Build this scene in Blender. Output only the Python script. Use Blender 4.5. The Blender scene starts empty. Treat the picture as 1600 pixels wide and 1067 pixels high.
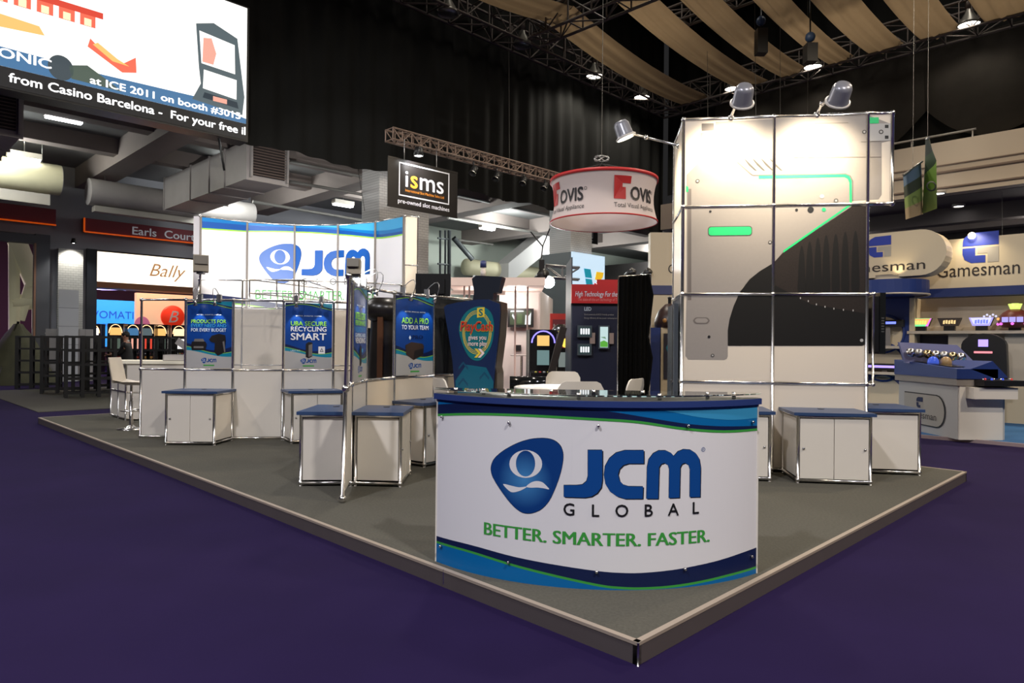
import bpy, bmesh, math, random
from mathutils import Vector, Matrix
random.seed(7)
sc = bpy.context.scene
COL = sc.collection
V = Vector
# ------------------------------------------------------------------ camera
# world: x right, y away from the camera, z up; the hall's walls run at 45 degrees to it
F = 1073.0; ROLL = .0095; PITCH = 4.0 / F; P = .11; CZ = 1.41 + P; CXP = 800.; CYP = 533.5
cam = bpy.data.cameras.new('camera'); camo = bpy.data.objects.new('camera', cam); COL.objects.link(camo)
cam.sensor_width = 36; cam.sensor_fit = 'HORIZONTAL'; cam.lens = 36 * F / 1600
cam.clip_start = .05; cam.clip_end = 300
camo.matrix_world = Matrix.Translation((0, 0, CZ)) @ Matrix.Rotation(math.pi / 2 + PITCH, 4, 'X') @ Matrix.Rotation(ROLL, 4, 'Z')
sc.camera = camo
sc.view_settings.view_transform = 'Standard'; sc.view_settings.look = 'None'
sc.view_settings.gamma = 1; sc.view_settings.use_curve_mapping = False
sc.view_settings.exposure = 0.0
sc.cycles.use_denoising = True
sc.cycles.max_bounces = 6; sc.cycles.diffuse_bounces = 3; sc.cycles.glossy_bounces = 3
sc.cycles.transmission_bounces = 5; sc.cycles.transparent_max_bounces = 8
sc.cycles.sample_clamp_indirect = 4.0
sc.cycles.caustics_reflective = False; sc.cycles.caustics_refractive = False
# ------------------------------------------------------------------ world
wd = bpy.data.worlds.new('hall_air'); sc.world = wd; wd.use_nodes = True
wd.node_tree.nodes['Background'].inputs[0].default_value = (.9, .88, .9, 1)
wd.node_tree.nodes['Background'].inputs[1].default_value = .02
# ------------------------------------------------------------------ coordinates
H = math.sqrt(.5)
def hall(a, b, z=0.): return V(((a - b) * H, (a + b) * H, z))
def ray(px, py):
    u = (px - CXP) / F; v = (py - CYP) / F
    c, s = math.cos(ROLL), math.sin(ROLL)
    r = u * c + v * s; d = -u * s + v * c
    cp, sp = math.cos(PITCH), math.sin(PITCH)
    return V((r, cp + sp * d, -(d * cp - sp)))
def at(px, py, dep):
    r = ray(px, py); r *= dep / r.y; return V((r.x, r.y, r.z + CZ))
def gnd(px, py, z=P):
    r = ray(px, py); r *= (z - CZ) / r.z; return V((r.x, r.y, z))
def hdep(px, b=None, a=None):          # depth at which a column of the picture meets a hall plane
    r = (px - 800) / F
    return b / ((1 - r) * H) if b is not None else a / ((1 + r) * H)
def onb(px, py, b): return at(px, py, hdep(px, b=b))
def ona(px, py, a): return at(px, py, hdep(px, a=a))
def ha(p): return (p.x + p.y) * H
def hb(p): return (p.y - p.x) * H
# ------------------------------------------------------------------ hall lamps (high-bay grid at truss height)
def area(name, loc, energy, size, col, target=None, spread=math.pi, shape='DISK', size_y=None):
    L = bpy.data.lights.new(name, 'AREA'); L.energy = energy; L.size = size; L.color = col; L.shape = shape
    if size_y: L.size_y = size_y
    L.spread = spread
    o = bpy.data.objects.new(name, L); COL.objects.link(o); o.location = loc
    d = (V(target) - V(loc)) if target is not None else V((0, 0, -1))
    o.rotation_euler = d.to_track_quat('-Z', 'Y').to_euler(); return o
def spot(name, loc, target, energy, col, angle, blend=.6, rad=.05):
    L = bpy.data.lights.new(name, 'SPOT'); L.energy = energy; L.color = col; L.spot_size = math.radians(angle)
    L.spot_blend = blend; L.shadow_soft_size = rad
    o = bpy.data.objects.new(name, L); COL.objects.link(o); o.location = loc
    o.rotation_euler = (V(target) - V(loc)).to_track_quat('-Z', 'Y').to_euler(); return o
for i, (a, b, e, col) in enumerate(((1, -6, 1380, (1, .96, .93)), (9, -7, 1000, (1, .86, .68)), (-6, 2, 1450, (.95, .94, 1)), (-6, 10, 450, (.95, .92, .95)),
                                    (9, 9, 380, (1, .92, .8)), (18, 0, 1100, (1, .82, .6)), (18, 9, 450, (1, .88, .7)), (0, 17, 320, (1, .95, .92)))):
    area('high_bay_light', hall(a, b, 11.9), e, .9, col)
for a, b, e in ((20, 14, 120), (23.5, 9, 140), (25, 4.5, 120), (14, 14, 80)):       # unseen fill added above the cloths so that they glow through
    area('cloth_fill', hall(a, b, 16.5), e, 1.5, (1, .92, .8))
def point(name, loc, e, rad, col):
    L = bpy.data.lights.new(name, 'POINT'); L.energy = e; L.shadow_soft_size = rad; L.color = col
    o = bpy.data.objects.new(name, L); COL.objects.link(o); o.location = loc
for a, b, e in ((3.3, 25.2, 330), (10.6, 25.2, 330), (16.5, 23, 420), (23, 23.5, 700), (28.5, 24.2, 800), (37, 24, 500)):     # fluorescent battens below the gallery
    point('batten_light', hall(a, b, 6.95), e, .35, (.95, 1, .96))
# ------------------------------------------------------------------ materials
def lin(c):
    c = c / 255.; return c / 12.92 if c <= .04045 else ((c + .055) / 1.055) ** 2.4
def rgb(r, g, b): return (lin(r), lin(g), lin(b))
MATS = {}
def mat(name, col, rough=.5, metal=0., emit=0., ecol=None, var=0., vscale=20., bump=0., spec=.5, alpha=1., trans=0., coat=0.):
    if name in MATS: return MATS[name]
    m = bpy.data.materials.new(name); m.use_nodes = True; nt = m.node_tree; b = nt.nodes['Principled BSDF']
    b.inputs['Base Color'].default_value = (*col, 1); b.inputs['Roughness'].default_value = rough
    b.inputs['Metallic'].default_value = metal; b.inputs['Specular IOR Level'].default_value = spec
    if alpha < 1: b.inputs['Alpha'].default_value = alpha
    if trans: b.inputs['Transmission Weight'].default_value = trans
    if coat: b.inputs['Coat Weight'].default_value = coat
    if emit:
        b.inputs['Emission Color'].default_value = (*(ecol or col), 1); b.inputs['Emission Strength'].default_value = emit
    if var or bump:
        tc = nt.nodes.new('ShaderNodeTexCoord'); n = nt.nodes.new('ShaderNodeTexNoise')
        n.inputs['Scale'].default_value = vscale; n.inputs['Detail'].default_value = 4
        nt.links.new(tc.outputs['Object'], n.inputs['Vector'])
        if var:
            mx = nt.nodes.new('ShaderNodeMix'); mx.data_type = 'RGBA'
            mx.inputs[6].default_value = (*[max(0, c * (1 - var)) for c in col], 1)
            mx.inputs[7].default_value = (*[min(1, c * (1 + var)) for c in col], 1)
            nt.links.new(n.outputs['Fac'], mx.inputs[0]); nt.links.new(mx.outputs[2], b.inputs['Base Color'])
        if bump:
            bp = nt.nodes.new('ShaderNodeBump'); bp.inputs['Strength'].default_value = bump; bp.inputs['Distance'].default_value = .01
            nt.links.new(n.outputs['Fac'], bp.inputs['Height']); nt.links.new(bp.outputs[0], b.inputs['Normal'])
    MATS[name] = m; return m
def brickmat(name, col, mortar, w, h):
    m = bpy.data.materials.new(name); m.use_nodes = True; nt = m.node_tree; b = nt.nodes['Principled BSDF']
    tc = nt.nodes.new('ShaderNodeTexCoord'); sp = nt.nodes.new('ShaderNodeSeparateXYZ'); cb = nt.nodes.new('ShaderNodeCombineXYZ')
    ad = nt.nodes.new('ShaderNodeMath'); ad.operation = 'ADD'
    nt.links.new(tc.outputs['Object'], sp.inputs[0]); nt.links.new(sp.outputs[0], ad.inputs[0]); nt.links.new(sp.outputs[1], ad.inputs[1])
    nt.links.new(ad.outputs[0], cb.inputs[0]); nt.links.new(sp.outputs[2], cb.inputs[1])
    t = nt.nodes.new('ShaderNodeTexBrick'); t.inputs['Scale'].default_value = 1; t.inputs['Brick Width'].default_value = w
    t.inputs['Row Height'].default_value = h; t.inputs['Mortar Size'].default_value = .006
    t.inputs['Color1'].default_value = (*col, 1); t.inputs['Color2'].default_value = (*[c * .93 for c in col], 1); t.inputs['Mortar'].default_value = (*mortar, 1)
    nt.links.new(cb.outputs[0], t.inputs['Vector']); nt.links.new(t.outputs['Color'], b.inputs['Base Color']); b.inputs['Roughness'].default_value = .7
    MATS[name] = m; return m
CHROME = mat('chrome', (.8, .78, .76), .24, 1.)
STEEL = mat('brushed_steel', (.45, .45, .46), .35, 1.)
ALU = mat('truss_aluminium', (.42, .39, .36), .5, .6)
WHITE = mat('white_laminate', rgb(226, 219, 208), .38, var=.03, vscale=3)
WARMW = mat('cream_laminate', rgb(228, 214, 193), .4, var=.03, vscale=3)
TOPBLUE = mat('slate_blue_top', rgb(50, 72, 110), .35, var=.06, vscale=40)
NAVYEDGE = mat('navy_edge', rgb(44, 62, 120), .35)
BLACK = mat('black_plastic', (.012, .012, .013), .35)
DARK = mat('dark_fabric', (.011, .011, .011), .85, var=.3, vscale=6)
BLACKPR = mat('black_print', rgb(36, 32, 33), .5)
PWHITE = mat('print_white', rgb(233, 231, 234), .42)
PBLUE = mat('print_blue', rgb(10, 72, 146), .4)
PDEEP = mat('print_navy', rgb(14, 30, 74), .4)
PMID = mat('print_azure', rgb(0, 106, 172), .4)
PLIGHT = mat('print_sky', rgb(58, 152, 202), .4)
PGREEN = mat('print_green', rgb(62, 160, 66), .4)
PLIME = mat('print_lime', rgb(140, 205, 60), .4)
PTEAL = mat('print_teal', rgb(18, 132, 160), .4)
PGREY = mat('print_grey', rgb(176, 174, 172), .45)
PDGREY = mat('print_dark_grey', rgb(70, 66, 64), .5)
PINK = mat('print_black_ink', rgb(20, 20, 24), .5)
PRED = mat('print_red', rgb(196, 34, 36), .4)
PYEL = mat('print_yellow', rgb(226, 196, 60), .4)
PORANGE = mat('print_orange', rgb(222, 140, 40), .4)
PPALE = mat('print_pale', rgb(214, 226, 240), .4)
def radial(name, c0, c1, centre, size):      # printed two-tone gradient in object space
    m = bpy.data.materials.new(name); m.use_nodes = True; nt = m.node_tree; b = nt.nodes['Principled BSDF']
    tc = nt.nodes.new('ShaderNodeTexCoord'); mp = nt.nodes.new('ShaderNodeMapping'); g = nt.nodes.new('ShaderNodeTexGradient'); g.gradient_type = 'SPHERICAL'
    mp.inputs['Location'].default_value = [-c / size for c in centre]; mp.inputs['Scale'].default_value = (1 / size,) * 3
    mx = nt.nodes.new('ShaderNodeMix'); mx.data_type = 'RGBA'; mx.inputs[6].default_value = (*c0, 1); mx.inputs[7].default_value = (*c1, 1)
    nt.links.new(tc.outputs['Object'], mp.inputs[0]); nt.links.new(mp.outputs[0], g.inputs[0]); nt.links.new(g.outputs[1], mx.inputs[0])
    nt.links.new(mx.outputs[2], b.inputs['Base Color']); b.inputs['Roughness'].default_value = .4; return m
# ------------------------------------------------------------------ mesh helpers
class MB:
    def __init__(s): s.v = []; s.f = []; s.sm = []
    def poly(s, pts, smooth=False):
        n = len(s.v); s.v += [V(p) for p in pts]; s.f.append(tuple(range(n, n + len(pts)))); s.sm.append(smooth); return s
    def quads(s, grid, close=False, smooth=True):
        n = len(s.v); R = len(grid); Cn = len(grid[0])
        for row in grid: s.v += [V(p) for p in row]
        for i in range(R - 1):
            for j in range(Cn if close else Cn - 1):
                k = (j + 1) % Cn
                s.f.append((n + i * Cn + j, n + i * Cn + k, n + (i + 1) * Cn + k, n + (i + 1) * Cn + j)); s.sm.append(smooth)
        return s
    def box(s, lo, hi, M=None):
        x0, y0, z0 = lo; x1, y1, z1 = hi
        p = [V(q) for q in ((x0, y0, z0), (x1, y0, z0), (x1, y1, z0), (x0, y1, z0), (x0, y0, z1), (x1, y0, z1), (x1, y1, z1), (x0, y1, z1))]
        if M is not None: p = [M @ q for q in p]
        n = len(s.v); s.v += p
        for f in ((0, 3, 2, 1), (4, 5, 6, 7), (0, 1, 5, 4), (1, 2, 6, 5), (2, 3, 7, 6), (3, 0, 4, 7)):
            s.f.append(tuple(n + i for i in f)); s.sm.append(False)
        return s
    def slab(s, p0, p1, th, z0, z1, side=0.):
        # upright panel between two floor points; side shifts along its normal
        d = V((p1[0] - p0[0], p1[1] - p0[1], 0)); d.normalize(); n = V((d.y, -d.x, 0))
        a, b = n * (side - th / 2), n * (side + th / 2)
        q0, q1 = V((p0[0], p0[1], 0)), V((p1[0], p1[1], 0))
        return s.prism([q0 + a, q1 + a, q1 + b, q0 + b], z0, z1)
    def prism(s, pts, z0, z1):
        k = len(pts); n = len(s.v)
        ar = sum(pts[i][0] * pts[(i + 1) % k][1] - pts[(i + 1) % k][0] * pts[i][1] for i in range(k))
        if ar < 0: pts = list(pts)[::-1]
        s.v += [V((p[0], p[1], z0)) for p in pts] + [V((p[0], p[1], z1)) for p in pts]
        s.f.append(tuple(n + i for i in reversed(range(k)))); s.sm.append(False)
        s.f.append(tuple(n + k + i for i in range(k))); s.sm.append(False)
        for i in range(k):
            j = (i + 1) % k; s.f.append((n + i, n + j, n + k + j, n + k + i)); s.sm.append(False)
        return s
    def extrude(s, pts, vec):          # any planar polygon pushed along a vector
        k = len(pts); n = len(s.v); vec = V(vec); pts = [V(p) for p in pts]
        s.v += pts + [p + vec for p in pts]
        s.f.append(tuple(n + i for i in reversed(range(k)))); s.f.append(tuple(n + k + i for i in range(k))); s.sm += [False, False]
        for i in range(k):
            j = (i + 1) % k; s.f.append((n + i, n + j, n + k + j, n + k + i)); s.sm.append(False)
        return s
    def tube(s, pts, r, n=8, cap=True):
        pts = [V(p) for p in pts]; rs = r if isinstance(r, (list, tuple)) else [r] * len(pts); grid = []
        prev = None
        for i, p in enumerate(pts):
            t = (pts[min(i + 1, len(pts) - 1)] - pts[max(i - 1, 0)]).normalized()
            if prev is None:
                u = t.cross(V((0, 0, 1)) if abs(t.z) < .9 else V((1, 0, 0))).normalized()
            else:
                u = (prev - t * prev.dot(t)).normalized()
            prev = u; w = t.cross(u)
            grid.append([p + (u * math.cos(2 * math.pi * k / n) + w * math.sin(2 * math.pi * k / n)) * rs[i] for k in range(n)])
        m = len(s.v); s.quads(grid, close=True)
        if cap:
            s.f.append(tuple(m + k for k in range(n))); s.sm.append(False)
            e = m + (len(pts) - 1) * n; s.f.append(tuple(e + n - 1 - k for k in range(n))); s.sm.append(False)
        return s
    def ball(s, c, r, n=10, m=6, sz=1.):
        c = V(c); g = []
        for i in range(m + 1):
            t = math.pi * i / m
            g.append([c + V((math.sin(t) * math.cos(2 * math.pi * k / n) * r, math.sin(t) * math.sin(2 * math.pi * k / n) * r, math.cos(t) * r * sz)) for k in range(n)])
        return s.quads(g, close=True)
    def lathe(s, prof, c=(0, 0, 0), n=24, axis=None, smooth=True):
        c = V(c); Q = V((0, 0, 1)).rotation_difference(V(axis)).to_matrix() if axis is not None else Matrix.Identity(3)
        g = [[c + Q @ V((r * math.cos(2 * math.pi * k / n), r * math.sin(2 * math.pi * k / n), z)) for k in range(n)] for r, z in prof]
        return s.quads(g, close=True, smooth=smooth)
    def xf(s, M): s.v = [M @ p for p in s.v]; return s
def data(mb, m, name):
    me = bpy.data.meshes.new(name); me.from_pydata([tuple(p) for p in mb.v], [], mb.f)
    me.polygons.foreach_set('use_smooth', mb.sm)
    me.materials.append(m); me.validate(); me.update(); return me
ROOTM = {}
def link(name, me, parent=None):
    o = bpy.data.objects.new(name, me); COL.objects.link(o)
    if parent is not None: o.parent = parent
    return o
def root_of(o):
    while o.parent is not None: o = o.parent
    return o
def part(name, mb, m, parent, local=False):
    """a mesh under its thing; geometry given in world space unless local"""
    if not local:
        inv = ROOTM[root_of(parent).name].inverted(); mb.xf(inv)
    return link(name, data(mb, m, name), parent)
def thing(name, label, cat, loc=(0, 0, 0), rotz=0., group=None):
    o = bpy.data.objects.new(name, None); COL.objects.link(o); o.empty_display_size = .1
    M = Matrix.Translation(V(loc)) @ Matrix.Rotation(rotz, 4, 'Z'); o.matrix_world = M; ROOTM[o.name] = M
    return tag(o, label, cat, group)
def tag(o, label, cat, group=None):
    o['label'] = label; o['category'] = cat
    if group: o['group'] = group
    return o
def solo(name, mb, m, label, cat, group=None):      # a thing that is one mesh, its origin at its base
    xs = [p.x for p in mb.v]; ys = [p.y for p in mb.v]; zs = [p.z for p in mb.v]
    c = V(((min(xs) + max(xs)) / 2, (min(ys) + max(ys)) / 2, min(zs)))
    mb.v = [p - c for p in mb.v]; o = link(name, data(mb, m, name)); o.location = c; ROOTM[o.name] = Matrix.Translation(c)
    return tag(o, label, cat, group)
def struct(name, mb, m):
    o = link(name, data(mb, m, name)); o['kind'] = 'structure'; ROOTM[o.name] = Matrix.Identity(4); return o
def copy_tree(o, parent=None, loc=None, rotz=None, label=None):
    c = o.copy(); COL.objects.link(c); c.parent = parent
    if loc is not None:
        c.location = loc; c.rotation_euler = (0, 0, rotz or 0.)
    if label: c['label'] = label
    for ch in o.children: copy_tree(ch, c)
    return c
# ------------------------------------------------------------------ flat artwork: 2-D shapes and lettering laid on a surface
_geo = {}
def _mesh2d(cu):
    o = bpy.data.objects.new('tmp', cu); me = o.to_mesh()
    vs = [(v.co.x, v.co.y) for v in me.vertices]; fs = [tuple(p.vertices) for p in me.polygons]
    o.to_mesh_clear(); bpy.data.objects.remove(o); bpy.data.curves.remove(cu); return vs, fs
def text2d(s, bold=0., shear=0., space=1.):
    k = (s, bold, shear, space)
    if k not in _geo:
        cu = bpy.data.curves.new('t', 'FONT'); cu.body = s; cu.size = 1; cu.shear = shear; cu.fill_mode = 'FRONT'
        cu.space_character = space; cu.resolution_u = 3
        vs, fs = _mesh2d(cu)
        if bold:          # heavier strokes: overlapping shifted copies
            n = len(vs); sh = ((-1, 0), (1, 0), (0, .7), (0, -.7)) if bold < .025 else ((-1, 0), (1, 0), (-.4, .7), (.4, .7), (-.4, -.7), (.4, -.7))
            vs, fs = [(x + dx * bold, y + dy * bold, j) for j, (dx, dy) in enumerate(sh) for x, y in vs], [tuple(i + n * j for i in f) for j in range(len(sh)) for f in fs]
        _geo[k] = vs, fs
    return _geo[k]
_cap = None
def lettering(s, u0, v0, width=None, cap=None, bold=0., shear=0., space=1., align='L'):
    global _cap
    bold *= .7
    if _cap is None: _cap = max(p[1] for p in text2d('H')[0])
    vs, fs = text2d(s, bold, shear, space)
    x0 = min(p[0] for p in vs); x1 = max(p[0] for p in vs)
    if cap is None: sy = width / (x1 - x0)
    else: sy = cap / _cap
    sx = width / (x1 - x0) if width else sy
    w = (x1 - x0) * sx
    if align == 'C': u0 -= w / 2
    return [(u0 + (p[0] - x0) * sx, v0 + p[1] * sy, p[2] if len(p) > 2 else 0) for p in vs], fs
def shape(*loops):
    cu = bpy.data.curves.new('s', 'CURVE'); cu.dimensions = '2D'; cu.fill_mode = 'FRONT' if hasattr(cu, 'fill_mode') else cu.fill_mode
    try: cu.fill_mode = 'BOTH'
    except TypeError: pass
    for lp in loops:
        sp = cu.splines.new('POLY'); sp.points.add(len(lp) - 1); sp.use_cyclic_u = True
        for q, (x, y) in zip(sp.points, lp): q.co = (x, y, 0, 1)
    return _mesh2d(cu)
def ell(cx, cy, rx, ry=None, n=28): return [(cx + rx * math.cos(2 * math.pi * k / n), cy + (ry or rx) * math.sin(2 * math.pi * k / n)) for k in range(n)]
def rrect(x0, y0, x1, y1, r, n=6):
    out = []
    for cx, cy, a0 in ((x1 - r, y1 - r, 0), (x0 + r, y1 - r, 90), (x0 + r, y0 + r, 180), (x1 - r, y0 + r, 270)):
        out += [(cx + r * math.cos(math.radians(a0 + 90 * k / n)), cy + r * math.sin(math.radians(a0 + 90 * k / n))) for k in range(n + 1)]
    return out
def smooth(pts, n=6, closed=False):      # Catmull-Rom through the given points
    out = []; k = len(pts)
    for i in range(k if closed else k - 1):
        p0 = pts[(i - 1) % k] if closed or i > 0 else pts[0]; p1 = pts[i]; p2 = pts[(i + 1) % k]; p3 = pts[(i + 2) % k] if closed or i + 2 < k else pts[-1]
        for j in range(n):
            t = j / n
            out.append(tuple(.5 * (2 * b + (c - a) * t + (2 * a - 5 * b + 4 * c - d) * t * t + (3 * b - a - 3 * c + d) * t ** 3) for a, b, c, d in zip(p0, p1, p2, p3)))
    if not closed: out.append(tuple(pts[-1]))
    return out
def lay(parent, name, geo, m, fmap, layer=.001, cuts=None, label=None):
    """lay a 2-D shape on a surface: fmap(u, v, lift) -> world point"""
    vs, fs = geo; vs = [p if len(p) > 2 else (*p, 0) for p in vs]
    if cuts:
        bm = bmesh.new(); bv = [bm.verts.new(p) for p in vs]
        for f in fs:
            try: bm.faces.new([bv[i] for i in f])
            except ValueError: pass
        xs = [p[0] for p in vs]; lo, hi = min(xs), max(xs)
        for c in cuts:
            if lo < c < hi: bmesh.ops.bisect_plane(bm, geom=bm.verts[:] + bm.edges[:] + bm.faces[:], plane_co=(c, 0, 0), plane_no=(1, 0, 0))
        bm.verts.index_update(); vs = [tuple(v.co) for v in bm.verts]; fs = [tuple(v.index for v in f.verts) for f in bm.faces]; bm.free()
    mb = MB(); mb.v = [V(fmap(x, y, layer + j * .0006)) for x, y, j in vs]; mb.f = list(fs); mb.sm = [False] * len(fs)
    o = part(name, mb, m, parent)
    if label: o['label'] = label
    return o
def flat(p0, p1, z0, off=0.):
    """surface of an upright panel from p0 to p1 (left to right as seen); u metres along, v metres up"""
    d = V((p1[0] - p0[0], p1[1] - p0[1], 0)); d.normalize(); n = V((d.y, -d.x, 0)); o = V((p0[0], p0[1], z0))
    return lambda u, v, l=0.: o + d * u + V((0, 0, v)) + n * (off + l)

def lay_words(parent, name, geo, m, fmap, layer=.001, cuts=None, gap=.1):
    """lettering split at the gaps between its words, one part per word"""
    vs, fs = geo; sp = sorted((min(vs[i][0] for i in f), max(vs[i][0] for i in f), k) for k, f in enumerate(fs)); groups = []; hi = None
    for lo, h, k in sp:
        if hi is None or lo > hi + gap: groups.append([])
        groups[-1].append(k); hi = h if hi is None else max(hi, h)
    for g in groups:
        used = sorted({i for k in g for i in fs[k]}); ix = {i: j for j, i in enumerate(used)}
        lay(parent, name, ([vs[i] for i in used], [tuple(ix[i] for i in fs[k]) for k in g]), m, fmap, layer, cuts)
# ------------------------------------------------------------------ the hall
PURPLE = mat('purple_carpet', (.0138, .0072, .042), .9, var=.22, vscale=1.3, bump=.25, spec=.1)
def hq(a0, b0, a1, b1, z): return [hall(a0, b0, z), hall(a1, b0, z), hall(a1, b1, z), hall(a0, b1, z)]
struct('floor', MB().poly(hq(-30, -30, 70, 70, 0)), PURPLE)
GREYC = mat('grey_carpet', rgb(86, 84, 77), .95, var=.3, vscale=55, bump=.35, spec=.1)
CEILM = mat('gallery_soffit', rgb(112, 112, 112), .8, var=.1, vscale=.6)
WALLM = mat('gallery_wall', rgb(150, 150, 158), .8, var=.1, vscale=.5)
PALEW = mat('pale_green_wall', rgb(186, 194, 184), .8, var=.06, vscale=.5)
BEAMM = mat('concrete_beam', rgb(132, 122, 118), .8, var=.12, vscale=.8)
DUCTM = mat('galvanised_duct', rgb(176, 170, 168), .5, .15, var=.12, vscale=2)
WBRICK = brickmat('white_painted_brick', rgb(200, 198, 196), rgb(150, 150, 150), .24, .085)
MAROON = mat('maroon_sign', rgb(128, 40, 52), .5)
ORANGE = mat('orange_neon', rgb(230, 90, 20), .5, emit=.45)
# gallery soffit and edge over the left zone
struct('ceiling', MB().prism([hall(-14, 18.4), hall(62, 18.4), hall(62, 46), hall(-14, 46)], 8.0, 8.3), CEILM)
struct('ceiling_high', MB().prism([hall(-14, -20), hall(29, -20), hall(29, 18.4), hall(-14, 18.4)], 17, 17.2), DARK)
struct('ceiling_gallery_right', MB().prism([hall(28.6, -30), hall(46, -30), hall(46, 18.3), hall(28.6, 18.3)], 7.0, 7.3), mat('dark_soffit', rgb(104, 96, 92), .8))
# the wall at the back of the left zone, with two wide door openings
wl = MB()
for a0, a1, z0, z1 in ((-14, 1.0, 0, 8), (1.0, 5.7, 5.35, 8), (5.7, 7.0, 0, 8), (7.0, 14.5, 5.0, 8), (14.5, 21, 0, 8)):
    wl.prism([hall(a0, 30), hall(a1, 30), hall(a1, 30.4), hall(a0, 30.4)], z0, z1)
struct('wall_left', wl, WALLM)
struct('wall_back', MB().prism([hall(21, 30), hall(62, 30), hall(62, 30.4), hall(21, 30.4)], 0, 8), PALEW)
struct('wall_right', MB().prism([hall(38, -30), hall(38.4, -30), hall(38.4, 30), hall(38, 30)], 0, 7), mat('dark_wall', rgb(58, 54, 54), .8))
struct('wall_far_hall', MB().prism([hall(-14, 46), hall(30, 46), hall(30, 46.4), hall(-14, 46.4)], 0, 8), mat('plum_wall', rgb(86, 48, 70), .8))
# door frames and their coloured fascias
def fascia(a0, a1, z0, z1, name):
    t = struct(name, MB().box((a0, 29.7, z0), (a1, 29.98, z1)).xf(Matrix(((H, -H, 0, 0), (H, H, 0, 0), (0, 0, 1, 0), (0, 0, 0, 1)))), MAROON)
    part('neon_edge', MB().tube([hall(a0, 29.66, z0), hall(a1, 29.66, z0)], .03, 6), ORANGE, t); return t
fascia(1.0, 5.95, 5.72, 6.3, 'trim_1')
f2 = fascia(6.85, 15, 5.6, 6.12, 'trim_2')
part('neon_edge', MB().tube([hall(6.85, 29.66, 5.6), hall(6.85, 29.66, 6.12)], .03, 6), ORANGE, f2)
lay(f2, 'lettering', lettering('Earls  Court', 0, 0, width=2.38, cap=.3, bold=.02), mat('sign_silver', rgb(200, 200, 206), .4, emit=.18),  # light on the sign is put into the lettering as a slight glow
    lambda u, v, l: hall(8.5 + u, 29.69 - l, 5.7 + v), .01)
fr = struct('door_1', MB().prism([hall(5.35, 29.8), hall(5.8, 29.8), hall(5.8, 30.2), hall(5.35, 30.2)], 0, 5.35), mat('grey_door_frame', rgb(88, 90, 98), .5))
part('header', MB().prism([hall(1.0, 29.8), hall(5.35, 29.8), hall(5.35, 30.2), hall(1.0, 30.2)], 5.0, 5.3), MATS['grey_door_frame'], fr)
part('jamb_trim', MB().prism([hall(5.3, 29.7), hall(5.36, 29.7), hall(5.36, 29.8), hall(5.3, 29.8)], 0, 5.0), mat('tan_trim', rgb(150, 110, 90), .5), fr)
sh = struct('door_2', MB().prism([hall(7.0, 29.9), hall(7.35, 29.9), hall(7.35, 30.3), hall(7.0, 30.3)], 0, 5.0), mat('navy_jamb', rgb(22, 26, 38), .5))
for k in range(5):
    part('shutter_slat', MB().tube([hall(7.35, 30.1, 5.45 - k * .11), hall(14.4, 30.1, 5.45 - k * .11)], .06, 8), mat('shutter_steel', rgb(94, 86, 76), .4, .6), sh)
WB = struct('trim_3', MB().prism([hall(6.05, 29.75), hall(6.85, 29.75), hall(6.85, 29.97), hall(6.05, 29.97)], 0, 4.9), WBRICK)
# beams, ducts and pipes under the gallery
for i, a in enumerate((-1.5, 6.6, 13.4, 19.6, 25.8, 32)):
    struct('ceiling_beam', MB().prism([hall(a, 18.6), hall(a + .8, 18.6), hall(a + .8, 30), hall(a, 30)], 7.25, 7.999), BEAMM)
for i, b in enumerate((21.2, 24.6)):
    struct('ceiling_beam', MB().prism([hall(-14, b), hall(60, b), hall(60, b + .5), hall(-14, b + .5)], 7.5, 7.998), BEAMM)
def duct_cyl(a0, a1, b, z, r, label):
    t = thing('round_duct', label, 'duct', hall((a0 + a1) / 2, b, z - r), group='round ducts along the back wall')
    prof = []; n = int((a1 - a0) / .12)
    for i in range(n + 1):
        prof.append((r * (1 + .012 * (i % 2)), i * (a1 - a0) / n))
    part('drum', MB().lathe(prof, hall(a0, b, z), 28, axis=hall(1, 0)), DUCTM if a0 > 0 else mat('cream_duct', rgb(196, 190, 160), .5), t)  # cream on the leftmost duct paints in the yellow light falling on it
    for a in (a0, a1): part('end_cap', MB().lathe([(0, -.01), (r, -.01), (r, .01), (0, .01)], hall(a, b, z), 28, axis=hall(1, 0), smooth=False), DUCTM, t)
    for a in (a0 + .5, a1 - .5): part('hanger_rod', MB().tube([hall(a, b, z + r * .9), hall(a, b, 7.99)], .02, 6), STEEL, t)
    return t
duct_cyl(-1, 5.5, 27, 6.85, .5, 'corrugated round duct over the door at the far left, lit yellow')
duct_cyl(6.35, 12.1, 27, 6.62, .46, 'corrugated round duct above the maroon sign, grey in shade')
for a0, a1, lb in ((-2, 5.2, 'pale box beam under the round duct at the far left'), (6.5, 12.5, 'long pale box beam under the corrugated round duct above the maroon sign')):
    solo('box_conduit', MB().prism([hall(a0, 26.8), hall(a1, 26.8), hall(a1, 27.2), hall(a0, 27.2)], 5.95, 6.15 if a0 > 0 else 6.3), mat('pale_conduit', rgb(164, 158, 150), .6), lb, 'conduit')
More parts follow.
